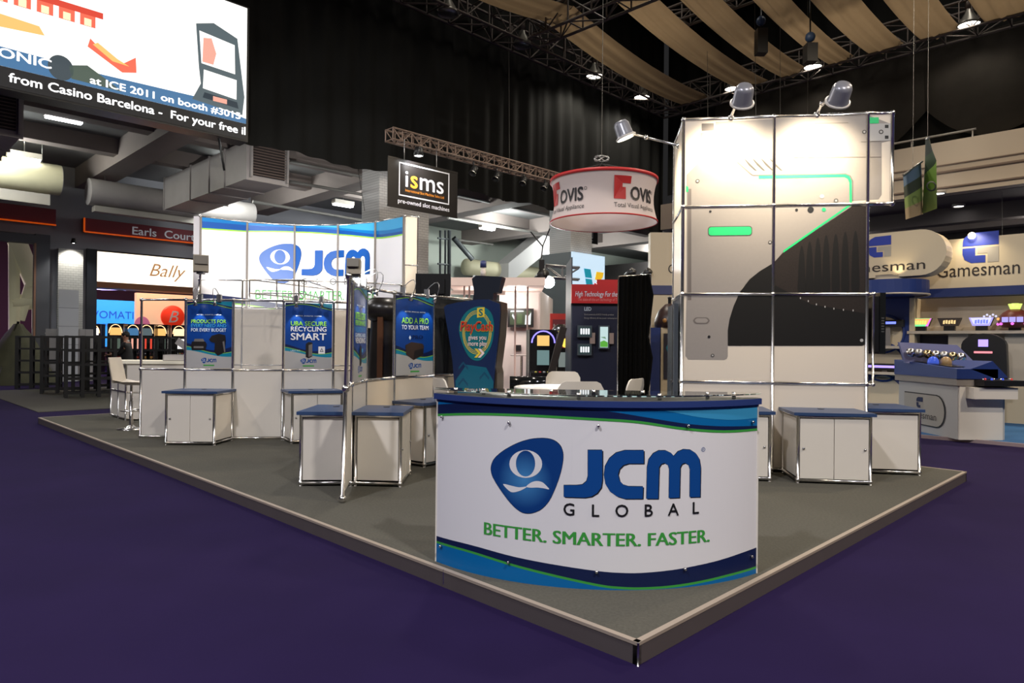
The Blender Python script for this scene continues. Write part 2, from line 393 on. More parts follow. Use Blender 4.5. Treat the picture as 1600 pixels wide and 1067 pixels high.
def supply_duct(a0, label, bend):
    sd = thing('supply_duct', label, 'duct', hall(a0 + .6, 23, 6.3), group='square supply ducts under the gallery'); a1 = a0 + 1.23
    edges = [19.6, 21.2, 22.4, 24, bend]
    for b0, b1 in zip(edges, edges[1:]):
        part('duct_section', MB().prism([hall(a0, b0 + .02), hall(a1, b0 + .02), hall(a1, b1 - .02), hall(a0, b1 - .02)], 6.27, 7.4), DUCTM, sd)
    for b in edges: part('flange', MB().prism([hall(a0 - .04, b - .03), hall(a1 + .04, b - .03), hall(a1 + .04, b + .03), hall(a0 - .04, b + .03)], 6.23, 7.44), DUCTM, sd)
    part('grille_back', MB().prism([hall(a0 + .11, 19.53), hall(a1 - .11, 19.53), hall(a1 - .11, 19.56), hall(a0 + .11, 19.56)], 6.38, 7.3), mat('grille_dark', rgb(52, 44, 42), .7), sd)
    for k in range(11):
        z = 6.42 + k * .082
        part('grille_slat', MB().extrude([hall(a0 + .11, 19.53, z), hall(a0 + .11, 19.43, z - .03), hall(a0 + .11, 19.43, z - .01), hall(a0 + .11, 19.53, z + .02)], hall(1.01, 0)), mat('slat_taupe', rgb(122, 106, 98), .5), sd)
    for s in (a0 + .04, a1 - .08): part('grille_frame', MB().prism([hall(s, 19.42), hall(s + .05, 19.42), hall(s + .05, 19.56), hall(s, 19.56)], 6.3, 7.38), DUCTM, sd)
    for b in (20.2, 25): part('hanger_strap', MB().tube([hall(a0 + .6, b, 7.4), hall(a0 + .6, b, 7.99)], .02, 6), STEEL, sd)
supply_duct(8.64, 'square sheet metal air duct ending in a slatted grille right of the screen', 26.5)
supply_duct(1.98, 'square air duct with slatted grille cut by the left picture edge', 26.3)
# far ventilation run seen through the gap between drape and stands
fd = thing('ventilation_drum', 'large pale round ventilation drum with angled square branch by the back wall', 'duct', onb(790, 445, 28.5))
c0 = onb(728, 417, 28.5); c1 = hall(ha(onb(880, 430, 28.5)), 28.5, c0.z)
part('drum', MB().lathe([(0, 0), (.46, 0), (.46, (c1 - c0).length), (0, (c1 - c0).length)], c0, 32, axis=(c1 - c0).normalized()), mat('cream_duct', rgb(196, 190, 160), .5), fd)
q = [onb(784, 428, 28), onb(838, 384, 26.5), onb(900, 386, 25.5)]
for i in range(2):
    d = (q[i + 1] - q[i]); n = V((0, 0, 1)) * .58; s_ = hall(0, 1).normalized() * .55
    part('branch_section', MB().extrude([q[i] - n - s_, q[i] + n - s_, q[i] + n + s_, q[i] - n + s_], d * .99), mat('branch_grey', rgb(168, 166, 166), .5), fd)
part('under_box', MB().extrude([c0 + V((.4, -.2, -.75)), c0 + V((.4, .2, -.75)), c0 + V((.4, .2, -.46)), c0 + V((.4, -.2, -.46))], (c1 - c0) * .95), mat('branch_grey', (0, 0, 0)), fd)
# pipes
for p0, p1, r, lb in (((452, 252, 20), (575, 278, 20), .05, 'right of the slatted grille, upper of the pair'), ((450, 283, 20), (572, 305, 20), .05, 'right of the slatted grille, lower of the pair'), ((395, 315, 26), (570, 345, 26), .06, 'just above the tall curved wall'),
                      ((700, 340, 24), (905, 375, 24), .07, 'running behind the drum sign, lower one'), ((690, 300, 21), (900, 345, 21), .06, 'running behind the drum sign, upper one'), ((695, 372, 28), (770, 382, 28), .05, 'across the pale green wall above the drum duct'), ((640, 300, 23), (720, 300, 28), .05, 'behind the black isms banner')):
    solo('ceiling_pipe', MB().tube([onb(*p0), onb(*p1)], r, 8), mat('pipe_grey', rgb(120, 118, 114), .6), 'thin steel service pipe ' + lb, 'pipe', 'service pipes under the gallery')
fr_ = thing('steel_stanchion', 'dark steel wall stanchion with cross rails beside the white brick column', 'frame', onb(700, 470, 26))
for px in (688, 696, 702): part('upright', MB().tube([onb(px, 360, 26), V((onb(px, 470, 26).x, onb(px, 470, 26).y, 0))], .09 if px == 702 else .05, 8), mat('dark_steel', rgb(74, 78, 80), .5, .5), fr_)
for y in (372, 412): part('cross_rail', MB().tube([onb(684, y, 26), onb(704, y + 2, 26)], .05, 6), MATS['dark_steel'], fr_)
part('brace', MB().tube([onb(709, 372, 26.5), onb(738, 405, 26.5)], .16, 4), MATS['dark_steel'], fr_)
# white brick columns on the gallery line
for i, (a0, a1, b0, b1) in enumerate(((12.45, 14.45, 18.5, 19.5), (21.9, 23.3, 18.5, 19.7))):
    struct('column_%d' % (i + 1), MB().prism([hall(a0, b0), hall(a1, b0), hall(a1, b1), hall(a0, b1)], 0, 8), WBRICK)
# ------------------------------------------------------------------ black drapes closing off the galleries
def drape(name, p0, p1, z0f, z1, amp, wl_, m, label):
    L = (p1 - p0).length; d = (p1 - p0) / L; n = V((d.y, -d.x, 0)); N = int(L / (wl_ / 8)); rows = []
    ph = [random.uniform(-.6, .6) for _ in range(N + 1)]
    for j in range(7):
        t = j / 6; row = []
        for i in range(N + 1):
            s = L * i / N; z0 = z0f(s / L)
            row.append(p0 + d * s + n * (amp * (math.sin(2 * math.pi * s / wl_ + ph[i // 16]) + .5 * math.sin(2 * math.pi * s / (wl_ * 2.7)))) + V((0, 0, z0 + (z1 - z0) * t)))
        rows.append(row)
    return solo(name, MB().quads(rows), m, label, 'drape')
DRAPE = mat('black_drape', (.0075, .0075, .007), .9, spec=.15, var=.25, vscale=1.2)
drape('stage_drape', hall(-14, 18.2), hall(28.4, 18.2), lambda t: 6.95 - .12 * abs(math.sin(t * 40)), 16.9, .07, .8, DRAPE, 'tall black drape hanging along the left gallery behind the truss')
drape('stage_drape', hall(28.75, 18.2), hall(28.75, -22), lambda t: 8.75, 16.9, .07, .9, DRAPE, 'black drape hung above the right gallery parapet')
sw = MB()        # swagged cloth lying over the right parapet
for k in range(5):
    b = 15.5 - k * 4.2; g = []
    for j in range(9):
        t = j / 8
        g.append([hall(28.45 - .16 * math.sin(math.pi * t) - .05 * math.sin(i * 1.9), b - 4.2 * i / 12, 12.6 - 3.68 * t * (1 - .35 * abs(i / 6 - 1) ** 2)) for i in range(13)])
    sw.quads(g)
solo('swag_cloth', sw, mat('brown_black_cloth', (.018, .015, .012), .85, var=.3, vscale=2, spec=.15), 'dark brown cloth swagged in folds over the right gallery', 'drape')
# right gallery: white parapet beam with rails
par = struct('wall_parapet', MB().prism([hall(28.0, -24), hall(28.5, -24), hall(28.5, 9.6), hall(28.0, 9.6)], 7.0, 8.85), mat('cream_parapet', rgb(190, 176, 158), .7, var=.06, vscale=.6))
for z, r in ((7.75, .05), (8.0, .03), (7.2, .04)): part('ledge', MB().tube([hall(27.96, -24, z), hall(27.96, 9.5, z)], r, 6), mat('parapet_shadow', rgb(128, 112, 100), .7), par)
part('hand_rail', MB().tube([hall(28.2, 9.6, 9.15), hall(28.2, 5.5, 9.15)], .04, 6), ALU, par)
for b in (9.5, 7.5, 5.6): part('rail_post', MB().tube([hall(28.2, b, 8.85), hall(28.2, b, 9.15)], .03, 6), ALU, par)
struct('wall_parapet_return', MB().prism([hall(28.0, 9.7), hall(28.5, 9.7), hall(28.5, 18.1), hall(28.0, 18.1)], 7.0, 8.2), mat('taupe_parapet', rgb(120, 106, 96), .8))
for a, b in ((31, -1), (31, 6), (34, 2)):
    struct('ceiling_beam', MB().prism([hall(a, -24), hall(a + .6, -24), hall(a + .6, 18), hall(a, 18)], 6.4 + (a - 31) * .05, 6.999), mat('dark_soffit', (0, 0, 0))) if (a, b) != (31, 6) else None
# ------------------------------------------------------------------ lighting trusses and lamps
def truss(name, p0, p1, w, h, label, group, step=.75, r=.045, m=ALU):
    t = thing(name, label, 'truss', p0, group=group)
    L = (p1 - p0).length; d = (p1 - p0) / L; n = V((-d.y, d.x, 0)) * (w / 2); u = V((0, 0, h)); k = max(2, int(L / step))
    corners = [n, -n, n + u, -n + u]
    for c in corners: part('chord', MB().tube([p0 + c, p1 + c], r, 6), m, t)
    for (c0, c1) in ((0, 1), (2, 3), (0, 2), (1, 3)):
        mb = MB()
        for i in range(k):
            a = corners[c0] if i % 2 else corners[c1]; b = corners[c1] if i % 2 else corners[c0]
            mb.tube([p0 + d * (L * i / k) + a, p0 + d * (L * (i + 1) / k) + b], r * .6, 4, False)
            mb.tube([p0 + d * (L * i / k) + corners[c0], p0 + d * (L * i / k) + corners[c1]], r * .6, 4, False)
        part('lacing', mb, m, t)
    return t
TR = mat('dark_truss', rgb(86, 78, 74), .5, .4)
G = 'roof trusses of the main hall'
truss('roof_truss', hall(2, 17.3, 12.2), hall(27.3, 17.3, 12.2), .9, .95, 'long roof truss running in front of the left black drape', G, .95, .05, TR)
truss('roof_truss', hall(27.3, 17.8, 12.2), hall(27.3, -8, 12.2), .9, .95, 'roof truss crossing the right side that carries the cloth ends', G, .95, .05, TR)
truss('roof_truss', hall(17.9, 17, 12.35), hall(17.9, 2, 12.35), .8, .8, 'middle cross truss between the two rows of cream cloths', G, .95, .05, TR)
truss('roof_truss', hall(22.6, 14.5, 13.6), hall(22.6, -4, 13.6), .6, .6, 'upper truss seen in the gaps above the cream cloths', G, .9, .05, TR)
# cream cloth swags
CLOTH = mat('cream_cloth', rgb(168, 146, 116), .85, var=.12, vscale=3)
_nt = CLOTH.node_tree; _t = _nt.nodes.new('ShaderNodeBsdfTranslucent'); _t.inputs[0].default_value = (*rgb(168, 142, 108), 1); _mx = _nt.nodes.new('ShaderNodeMixShader'); _mx.inputs[0].default_value = .5
_nt.links.new(_nt.nodes['Principled BSDF'].outputs[0], _mx.inputs[1]); _nt.links.new(_t.outputs[0], _mx.inputs[2]); _nt.links.new(_mx.outputs[0], _nt.nodes['Material Output'].inputs[0])
def swag(a0, a1, b0, b1, z0, z1, sag, label):
    g = []
    for i in range(25):
        t = i / 24; a = a0 + (a1 - a0) * t; z = z0 + (z1 - z0) * t - sag * 4 * t * (1 - t)
        g.append([hall(a, b0 + (b1 - b0) * j / 14, z + .05 * math.sin(j * 1.35 + i * .12) - .12 * math.sin(math.pi * j / 14)) for j in range(15)])
    solo('ceiling_cloth', MB().quads(g), CLOTH, label, 'cloth', 'cream cloths slung between the roof trusses')
nm = ['first', 'second', 'third', 'fourth', 'fifth', 'sixth', 'seventh']
for i, (b0, b1) in enumerate(((16.5, 15.1), (13.75, 12.5), (11.95, 10.85), (10.1, 9.15), (8.7, 7.5), (7.0, 5.75), (5.1, 3.8))):
    swag(17.9, 27.2, b0, b1, 13.05, 12.4, .38, 'cream cloth slung under the roof, %s from the left black drape' % nm[i])
for i, (b0, b1) in enumerate(((16.4, 15.0), (13.7, 12.4))):
    swag(8.8, 17.8, b0, b1, 13.05, 12.95, .5, 'cream cloth %s the middle cross truss, nearest the upper picture edge' % ('left of' if i == 0 else 'just above'))
# high-bay lamps
def make_bay(loc, lit, label, power=700):
    t = thing('high_bay_lamp', label, 'lamp', loc, group='high-bay lamps on the roof trusses')
    part('reflector', MB().lathe([(.10, .55), (.13, .42), (.30, .12), (.36, 0), (.33, 0), (.28, .12), (.11, .42)], n=24), mat('bay_reflector', rgb(120, 118, 112), .35, .5), t, True)
    part('ballast', MB().lathe([(0, .95), (.12, .95), (.12, .55), (0, .55)], n=16), TR, t, True)
    part('bulb', MB().lathe([(0, .04), (.31, .04), (.31, .06), (0, .10)], n=24), mat('bay_lit', (1, .95, .85), .5, emit=18, ecol=(1, .93, .8)) if lit else STEEL, t, True)
    part('yoke', MB().tube([(-.34, 0, .1), (-.34, 0, .75), (0, 0, 1.1), (.34, 0, .75), (.34, 0, .1)], .02, 6), TR, t, True)
    if lit:
        spot('bay_spot', V(loc) + V((0, 0, -.02)), V(loc) + V((0, 0, -5)), power, (1, .93, .8), 155, .5, .25)
    return t
for (px, py, b, a, lit, lb) in ((929, 120, 17.0, None, 1, 'lit high-bay lamp on the left truss, nearer the middle cross truss'), (1003, 153, 17.0, None, 1, 'lit high-bay lamp on the left truss near its right end'),
                                (700, 22, 17.0, None, 0, 'unlit high-bay lamp at the upper end of the left truss'), (816, 72, 17.0, None, 0, 'unlit high-bay lamp where the left truss meets the cross truss'),
                                (1145, 140, None, 27.0, 1, 'lit high-bay lamp low on the right truss, behind an arm floodlight'), (1270, 106, None, 27.0, 1, 'lit high-bay lamp under a hoist on the right truss'),
                                (1514, 40, None, 27.0, 1, 'brightest high-bay lamp near the upper right corner')):
    p = onb(px, py, b) if b else ona(px, py, a)
    make_bay(p, lit, lb, 700 if b else 260)
for px, y0, y1, lb in ((1189, 45, 85, 'dark chain hoist with blue hook hanging before the cloths'), (1266, 70, 98, 'dark chain hoist right above a lit lamp')):
    h = thing('chain_hoist', lb, 'hoist', ona(px, y1, 22), group='chain hoists in the roof')
    c = ona(px, y1, 22); s = .0205
    part('motor', MB().box((c.x - .17, c.y - .17, c.z), (c.x + .17, c.y + .17, c.z + (y1 - y0) * s)), BLACK, h)
    part('hook', MB().ball(ona(px, y0 - 12, 22), .16, 10, 6), mat('hook_blue', rgb(40, 60, 90), .5), h)
    part('chain', MB().tube([ona(px, y0, 22), ona(px, -80, 22)], .025, 6), BLACK, h)
# suspension wires
wires = [(516, 0, 570, 330, 'slanting over the black drape towards the white brick column'), (795, 60, 796, 268, 'hanging over the tan truss before the black drape'), (1262, -10, 1262, 178, 'passing the chain hoist above the tower'),
         (1179, -10, 1181, 180, 'left of the grey arm floodlights'), (1105, 80, 1106, 185, 'hanging over the left half of the tower'), (1219, -5, 1219, 180, 'hanging over the middle of the tower'), (1566, 40, 1566, 470, 'crossing the cream parapet at far right')]
for x0, y0, x1, y1, lb in wires:
    d = 22 if x0 < 900 else 24
    solo('suspension_wire', MB().tube([at(x0, y0, d), at(x1, y1, d)], .008, 5), mat('dull_wire', rgb(70, 68, 64), .6), 'thin steel suspension wire ' + lb, 'wire', 'suspension wires')
# gallery battens (visible fluorescent fittings)
BATTEN = mat('batten_lit', (1, 1, 1), .5, emit=9, ecol=(.96, .98, 1))
for i, (px, py, z, lb) in enumerate(((38, 248, 7.3, 'lit batten above the yellow-lit round duct'), (100, 187, 7.5, 'lit batten just under the big screen'), (536, 321, 7.2, 'lit batten above the curved stand wall'),
                                     (761, 358, 7.2, 'lower lit batten before the pale green wall'), (787, 322, 7.4, 'lit batten between black drape and pipes'))):
    r = ray(px, py); k = (z - CZ) / r.z; c = V((r.x * k, r.y * k, z))
    t = thing('fluorescent_batten', 'white fluorescent fitting hung from the soffit, ' + lb, 'lamp', c, math.radians(45), 'fluorescent fittings below the gallery')
    part('housing', MB().box((-.45, -.15, .03), (.45, .15, .2)), mat('batten_housing', rgb(186, 180, 170), .5), t, True)
    part('diffuser', MB().box((-.42, -.12, -.03), (.42, .12, .03)), BATTEN, t, True)
    part('hanger', MB().tube([(0, 0, .2), (0, 0, 7.99 - z)], .015, 5), STEEL, t, True)

point('doorway_fill', hall(4.2, 32.6, 5.6), 110, .2, (1, .92, .72))  # added fill without a fitting, brightens the cream frame inside the doorway
point('batten_glow', hall(3.6, 26.0, 7.55), 60, .15, (1, .95, .7))
# small lamp at the pillar head that washes the white brick
pq = hall(6.45, 29.4, 5.15)
pl_ = thing('pillar_lamp', 'small lamp on the pillar between the two doorways', 'lamp', pq); part('head', MB().lathe([(0, .12), (.06, .12), (.1, -.06), (.08, -.06), (0, .02)], pq, 14), BLACK, pl_); part('arm', MB().tube([pq + V((0, 0, .1)), hall(6.45, 29.75, 5.2)], .02, 6), STEEL, pl_); part('bulb', MB().ball(pq + V((0, 0, -.03)), .04, 8, 5), mat('halogen', (1, 1, 1), .5, emit=12, ecol=(1, .95, .85)), pl_)
spot('pillar_light', pq - V((0, 0, .08)), hall(6.45, 29.7, 2.5), 130, (1, .97, .85), 110, .6, .05)
q0, q1 = onb(92, 452, 29.2), onb(123, 452, 29.2)
tp = thing('tile_panel', 'white gridded panel leaning on the pillar behind the black racks', 'panel', V((q0.x, q0.y, 0))); part('sheet', MB().slab(q0, q1, .05, 0, q0.z), mat('tile_white', rgb(190, 190, 196), .5), tp)
for k in range(1, 5): part('joint', MB().slab(q0, q1, .06, q0.z * k / 5, q0.z * k / 5 + .015), mat('tile_joint', rgb(120, 120, 126), .6), tp)

for px, py, lb in ((1498, 323, 'round lit downlight under the right gallery'), (1467, 303, 'small lit downlight behind the green flags')):
    r = ray(px, py); k = (6.9 - CZ) / r.z; c = V((r.x * k, r.y * k, 6.9))
    t = thing('downlight', lb, 'lamp', c, group='downlights under the right gallery'); part('ring', MB().lathe([(.17, 0), (.22, 0), (.22, .1), (.17, .1)], c, 20), mat('batten_housing', (0, 0, 0)), t); part('disc', MB().lathe([(0, .02), (.17, .02), (.17, .04)], c, 20), BATTEN, t); part('stem', MB().tube([c + V((0, 0, .1)), c + V((0, 0, .1))+ V((0, 0, .01))], .1, 10), STEEL, t)
for a, b in ((31.5, 11), (31.5, 4), (32, -2)): point('downlight_glow', hall(a, b, 6.3), 130, .3, (1, .95, .9))
# ------------------------------------------------------------------ the stand: platform
A0, A1, B0, B1 = 2.74, 9.26, 1.875, 14.86
pf = thing('stand_platform', 'raised exhibition platform with grey carpet and pale edge trim on the purple floor', 'platform', hall(6, 8))
part('carpet', MB().prism([hall(A0 + .03, B0 + .03), hall(A1 - .03, B0 + .03), hall(A1 - .03, B1 - .03), hall(A0 + .03, B1 - .03)], .0, P), GREYC, pf)
TRIM = mat('edge_trim', rgb(160, 146, 132), .45); SKIRT = mat('edge_skirt', rgb(84, 76, 76), .6, var=.08, vscale=6)
for (a0, b0, a1, b1) in ((A0, B0, A1, B0), (A1, B0, A1, B1), (A1, B1, A0, B1), (A0, B1, A0, B0)):
    p0, p1 = hall(a0, b0), hall(a1, b1); d = (p1 - p0).normalized(); n = V((-d.y, d.x, 0)) * .03
    part('skirt', MB().prism([p0, p1, p1 + n, p0 + n], 0, P - .016), SKIRT, pf)
    part('top_trim', MB().prism([p0 - n * .1, p1 - n * .1, p1 + n * 1.0, p0 + n * 1.0], P - .016, P), TRIM, pf)
part('corner_strip', MB().tube([hall(A0 - .002, B0 - .002, 0), hall(A0 - .002, B0 - .002, P)], .006, 6), CHROME, pf)
p = hall(A0, B0 + 1.45); part('joint_strip', MB().prism([p + V((-.003, -.003, 0)), p + V((.003, -.003, 0)), p + V((.003, .003, 0)), p + V((-.003, .003, 0))], .02, P), CHROME, pf)
# ------------------------------------------------------------------ the logo, in the artwork's own units (0..935 wide, 0..335 high)
LX, LY = 307., 605.
def lg(pts): return [(x - LX, LY - y) for x, y in pts]
SHIELD = lg(smooth([(307, 405), (312, 380), (325, 358), (350, 335), (385, 312), (430, 290), (480, 275), (530, 270), (570, 274), (600, 288), (620, 312), (628, 345), (625, 385), (612, 440), (590, 500), (565, 550), (535, 583), (505, 599), (478, 605), (450, 602), (425, 588), (395, 560), (360, 515), (330, 470), (312, 435)], 3, True))
RING_O = lg(ell(462, 385, 73, 62)); RING_I = lg(ell(461, 383, 43, 58))
WAVE_L = lg(smooth([(361, 474), (398, 482), (432, 489), (466, 486), (450, 498), (425, 508), (400, 511), (380, 498)], 3, True))
WAVE_R = lg(smooth([(464, 486), (485, 468), (510, 461), (535, 466), (552, 480), (566, 498), (540, 493), (510, 490), (485, 491)], 3, True))
LJ = lg([(739, 323), (803, 323), (803, 455), (798, 490), (780, 515), (755, 530), (725, 535), (632, 532), (632, 480), (690, 480), (715, 477), (733, 462), (739, 440)])
LC = lg([(988, 324), (988, 383), (920, 383), (897, 390), (880, 407), (873, 432), (880, 460), (897, 478), (920, 485), (985, 486), (983, 540), (905, 540), (870, 530), (838, 508), (818, 475), (811, 435), (816, 395), (835, 360), (865, 335), (905, 324)])
LM = lg([(1000, 540), (1003, 400), (1010, 365), (1030, 338), (1055, 325), (1085, 325), (1110, 337), (1122, 350), (1140, 330), (1165, 320), (1195, 322), (1220, 338), (1235, 362), (1241, 400), (1239, 532), (1193, 533), (1194, 410), (1188, 390), (1172, 380), (1158, 385), (1150, 400), (1147, 535), (1100, 537), (1102, 410), (1096, 390), (1080, 380), (1065, 385), (1056, 400), (1052, 540)])
def scaled(geo, s, u0, v0, sy=None):
    vs, fs = geo; sy = sy or s; return [(u0 + x * s, v0 + y * sy) for x, y in vs], fs
LOGO = None
def logo_geo():
    global LOGO
    if LOGO is None:
        def grow(lp, k):
            cx = sum(x for x, y in lp) / len(lp); cy = sum(y for x, y in lp) / len(lp)
            return [(cx + (x - cx) * k, cy + (y - cy) * k) for x, y in lp]
        LOGO = dict(rim=shape(grow(SHIELD, 1.012)), shield=shape(SHIELD), ring=shape(RING_O, RING_I), wl=shape(WAVE_L), wr=shape(WAVE_R), j=shape(LJ), c=shape(LC), m=shape(LM))
    return LOGO
def put_logo(par, fmap, u0, v0, s, base=.0015, step=.0012, cuts=None, letters=None, shield=None, glob=True, sy=None):
    g = logo_geo(); letters = letters or PBLUE; shield = shield or PBLUE
    if s > .0008: lay(par, 'logo_rim', scaled(g['rim'], s, u0, v0, sy), PINK, fmap, base, cuts)
    lay(par, 'logo_shield', scaled(g['shield'], s, u0, v0, sy), shield, fmap, base + step, cuts)
    for k in ('ring', 'wl', 'wr'): lay(par, 'logo_mark', scaled(g[k], s, u0, v0, sy), PWHITE, fmap, base + 2 * step, cuts)
    for k in 'jcm':
        if s > .0008: lay(par, 'letter_shadow', scaled(g[k], s, u0 + 3 * s, v0 - 2.5 * s, sy), PINK, fmap, base, cuts)
        lay(par, 'logo_letter', scaled(g[k], s, u0, v0, sy), letters, fmap, base + step, cuts)
    if glob:
        for ch, x in zip('GLOBAL', (654, 773, 890, 1010, 1120, 1220)):
            lay(par, 'letter', lettering(ch, u0 + (x - LX) * s, v0 + (LY - 614) * (sy or s), cap=48 * (sy or s), bold=.012, align='C'), PINK, fmap, base + step, cuts)
# ------------------------------------------------------------------ reception counter
CL, CR = V((-.475, 4.447, 0)), V((1.53, 4.275, 0))
ch = (CR - CL).length; SAG = .40; RAD = (ch * ch / 4 + SAG * SAG) / (2 * SAG)
cn = V(((CR - CL).y, -(CR - CL).x, 0)).normalized(); mid = (CL + CR) / 2; CC = mid - cn * (RAD - SAG)
f0 = math.atan2((CL - CC).y, (CL - CC).x); f1 = math.atan2((CR - CC).y, (CR - CC).x)
if f1 < f0: f1 += 2 * math.pi
ARC = (f1 - f0) * RAD
def cyl(u, v, l=0.):
    f = f0 + u / RAD; return V((CC.x + (RAD + l) * math.cos(f), CC.y + (RAD + l) * math.sin(f), P + v))
def cyl_uv(px, py):
    r = ray(px, py); o = V((0, 0, CZ)); a = r.x ** 2 + r.y ** 2; b = 2 * (r.x * (o.x - CC.x) + r.y * (o.y - CC.y)); c = (o.x - CC.x) ** 2 + (o.y - CC.y) ** 2 - RAD ** 2
    D = max(0, b * b - 4 * a * c); t = (-b - math.sqrt(D)) / (2 * a); q = o + r * t
    f = math.atan2(q.y - CC.y, q.x - CC.x)
    while f < f0 - 1: f += 2 * math.pi
    return ((f - f0) * RAD, q.z - P)
CUTS = [i * .035 for i in range(1, 70)]
HC = 1.05
rc = thing('reception_counter', 'curved white reception counter with large blue logo and wave stripes at front', 'counter', (mid.x, mid.y, P))
def arcpts(off, n=48, e=0.): return [cyl(-e + (ARC + 2 * e) * i / n, 0, off) for i in range(n + 1)]
o_, i_ = arcpts(0), arcpts(-.02)
g = [[V((p.x, p.y, P)) for p in o_], [V((p.x, p.y, P + HC)) for p in o_], [V((p.x, p.y, P + HC)) for p in i_], [V((p.x, p.y, P)) for p in i_]]
mb = MB().quads(g + [g[0]], smooth=False); mb.poly([g[k][0] for k in range(4)]); mb.poly([g[k][-1] for k in (3, 2, 1, 0)])
part('front_panel', mb, PWHITE, rc)
def band(name, top, bot, m, layer):
    lp = top + bot[::-1]; lay(rc, name, shape(lp), m, cyl, layer, CUTS)
def tr(pts): return [(min(max(u, 0.), ARC), min(max(v, 0.), HC)) for u, v in smooth([cyl_uv(*q) for q in pts], 5)]
E0, E1 = (0., HC), (ARC, HC)
gb = tr([(684.3, 650), (725, 648.8), (771, 649.2), (839, 651.8), (940, 657.5), (1000, 661.8), (1070, 672), (1131, 676), (1183.5, 672.6)]); gb[0] = (0, gb[0][1]); gb[-1] = (ARC, gb[-1][1])
nb = [(u, v + .0145) for u, v in gb]
nt_ = tr([(684.3, 632), (720.6, 630), (771, 631), (839, 634.5), (940, 641.6), (1000, 650.4), (1052, 659), (1087, 663.5), (1131, 666), (1183.5, 665)]); nt_[0] = (0, nt_[0][1]); nt_[-1] = (ARC, nt_[-1][1])
lt = tr([(1005, 636), (1052.5, 644), (1087.5, 651), (1122.5, 655), (1149, 655.8), (1183.5, 652.7)]); lt[-1] = (ARC, lt[-1][1])
band('stripe_azure', [E0, E1], nt_, PMID, .0008)
band('stripe_sky', [(lt[0][0], HC), E1], lt, PLIGHT, .0014)
band('stripe_navy', nt_, nb, PDEEP, .0014)
band('stripe_green', nb, gb, PGREEN, .0014)
bn = tr([(682, 837), (737.5, 851.7), (805, 870), (872.5, 883), (940, 892.7), (965, 894.6), (1000, 895), (1052.5, 890), (1087.5, 883.6), (1122.5, 875.4), (1157.5, 864), (1182, 855)])
bg = tr([(682, 844.6), (737.5, 861), (805, 882), (872.5, 899), (940, 913.3), (965, 916.2), (1000, 917.4), (1052.5, 914), (1105, 905), (1140, 896.4), (1182, 884)])
for q in (bn, bg): q[0] = (0, q[0][1]); q[-1] = (ARC, q[-1][1])
bg2 = [(u, max(v - .014, .002)) for u, v in bg]
band('stripe_navy', bn, bg, PDEEP, .0014); band('stripe_green', bg, bg2, PGREEN, .0014); band('stripe_azure', bg2, [(0, 0), (ARC, 0)], PMID, .0014)
# logo traced onto the curve
Z2 = lambda x, y: (660 + x / 2.857, 590 + y / 2.857)
def onc(lp): return [cyl_uv(*Z2(x + LX, LY - y)) for x, y in lp]
def grow(lp, k):
    cx = sum(x for x, y in lp) / len(lp); cy = sum(y for x, y in lp) / len(lp); return [(cx + (x - cx) * k, cy + (y - cy) * k) for x, y in lp]
sc_ = cyl(*cyl_uv(*Z2(455, 455))); loc_ = ROOTM[rc.name].inverted() @ sc_
SHM = radial('shield_print', rgb(8, 60, 128), rgb(70, 140, 200), loc_, .17)
lay(rc, 'logo_rim', shape(grow(onc(SHIELD), 1.012)), PINK, cyl, .001, CUTS)
lay(rc, 'logo_shield', shape(onc(SHIELD)), SHM, cyl, .0016, CUTS)
lay(rc, 'logo_mark', shape(onc(RING_O), onc(RING_I)), PWHITE, cyl, .0022, CUTS)
lay(rc, 'logo_mark', shape(onc(WAVE_L)), PWHITE, cyl, .0022, CUTS); lay(rc, 'logo_mark', shape(onc(WAVE_R)), PWHITE, cyl, .0022, CUTS)
for lp in (LJ, LC, LM):
    lay(rc, 'letter_shadow', shape([(u + .006, v - .005) for u, v in onc(lp)]), PINK, cyl, .001, CUTS)
    lay(rc, 'letter_shadow', shape([(u - .002, v + .003) for u, v in onc(lp)]), PINK, cyl, .0011, CUTS)
    lay(rc, 'logo_letter', shape(onc(lp)), PBLUE, cyl, .0017, CUTS)
capg = .068
for c_, x, y in zip('GLOBAL', (654, 773, 890, 1010, 1120, 1220), (613, 619, 620, 618, 614, 606)):
    u, v = cyl_uv(*Z2(x, y)); lay(rc, 'letter', lettering(c_, u, v, cap=capg, bold=.014, align='C'), PINK, cyl, .0016, CUTS)
ua, va = cyl_uv(*Z2(275, 697)); ub, vb = cyl_uv(*Z2(1282, 731)); um, vm = cyl_uv(*Z2(780, 750))
for du in (0, .0035, .007): lay_words(rc, 'slogan_word', lettering('BETTER. SMARTER. FASTER.', ua + du, (va + vb + vm) / 3, width=ub - ua - .007, cap=.073), PGREEN, cyl, .0016 + du * .02, CUTS, .025)
u, v = cyl_uv(*Z2(1253, 320)); lay(rc, 'registered_mark', shape(ell(u, v, .013), ell(u, v, .0105)), PBLUE, cyl, .0016, CUTS)
lay(rc, 'registered_mark', lettering('R', u, v - .006, cap=.012, align='C'), PBLUE, cyl, .0016, CUTS)
for px, py in ((692, 651), (796, 660), (935, 665), (1074, 665), (1174.5, 659), (690, 853), (795, 878), (932, 893), (1069.5, 888.5), (1173, 869)):
    u, v = cyl_uv(px, py); a, b = cyl(u, v, 0), cyl(u, v, .02)
    part('standoff_bolt', MB().lathe([(0, 0), (.0085, 0), (.0085, .014), (.006, .018), (0, .018)], a, 14, axis=(b - a).normalized()), CHROME, rc)
def crescent(off, z0, z1, e, back=0.):
    fr_ = arcpts(off, 40, e); bk = [fr_[0].lerp(fr_[-1], k / 40) - cn * back for k in range(41)]
    return MB().prism([*fr_, *bk[::-1]], z0, z1)
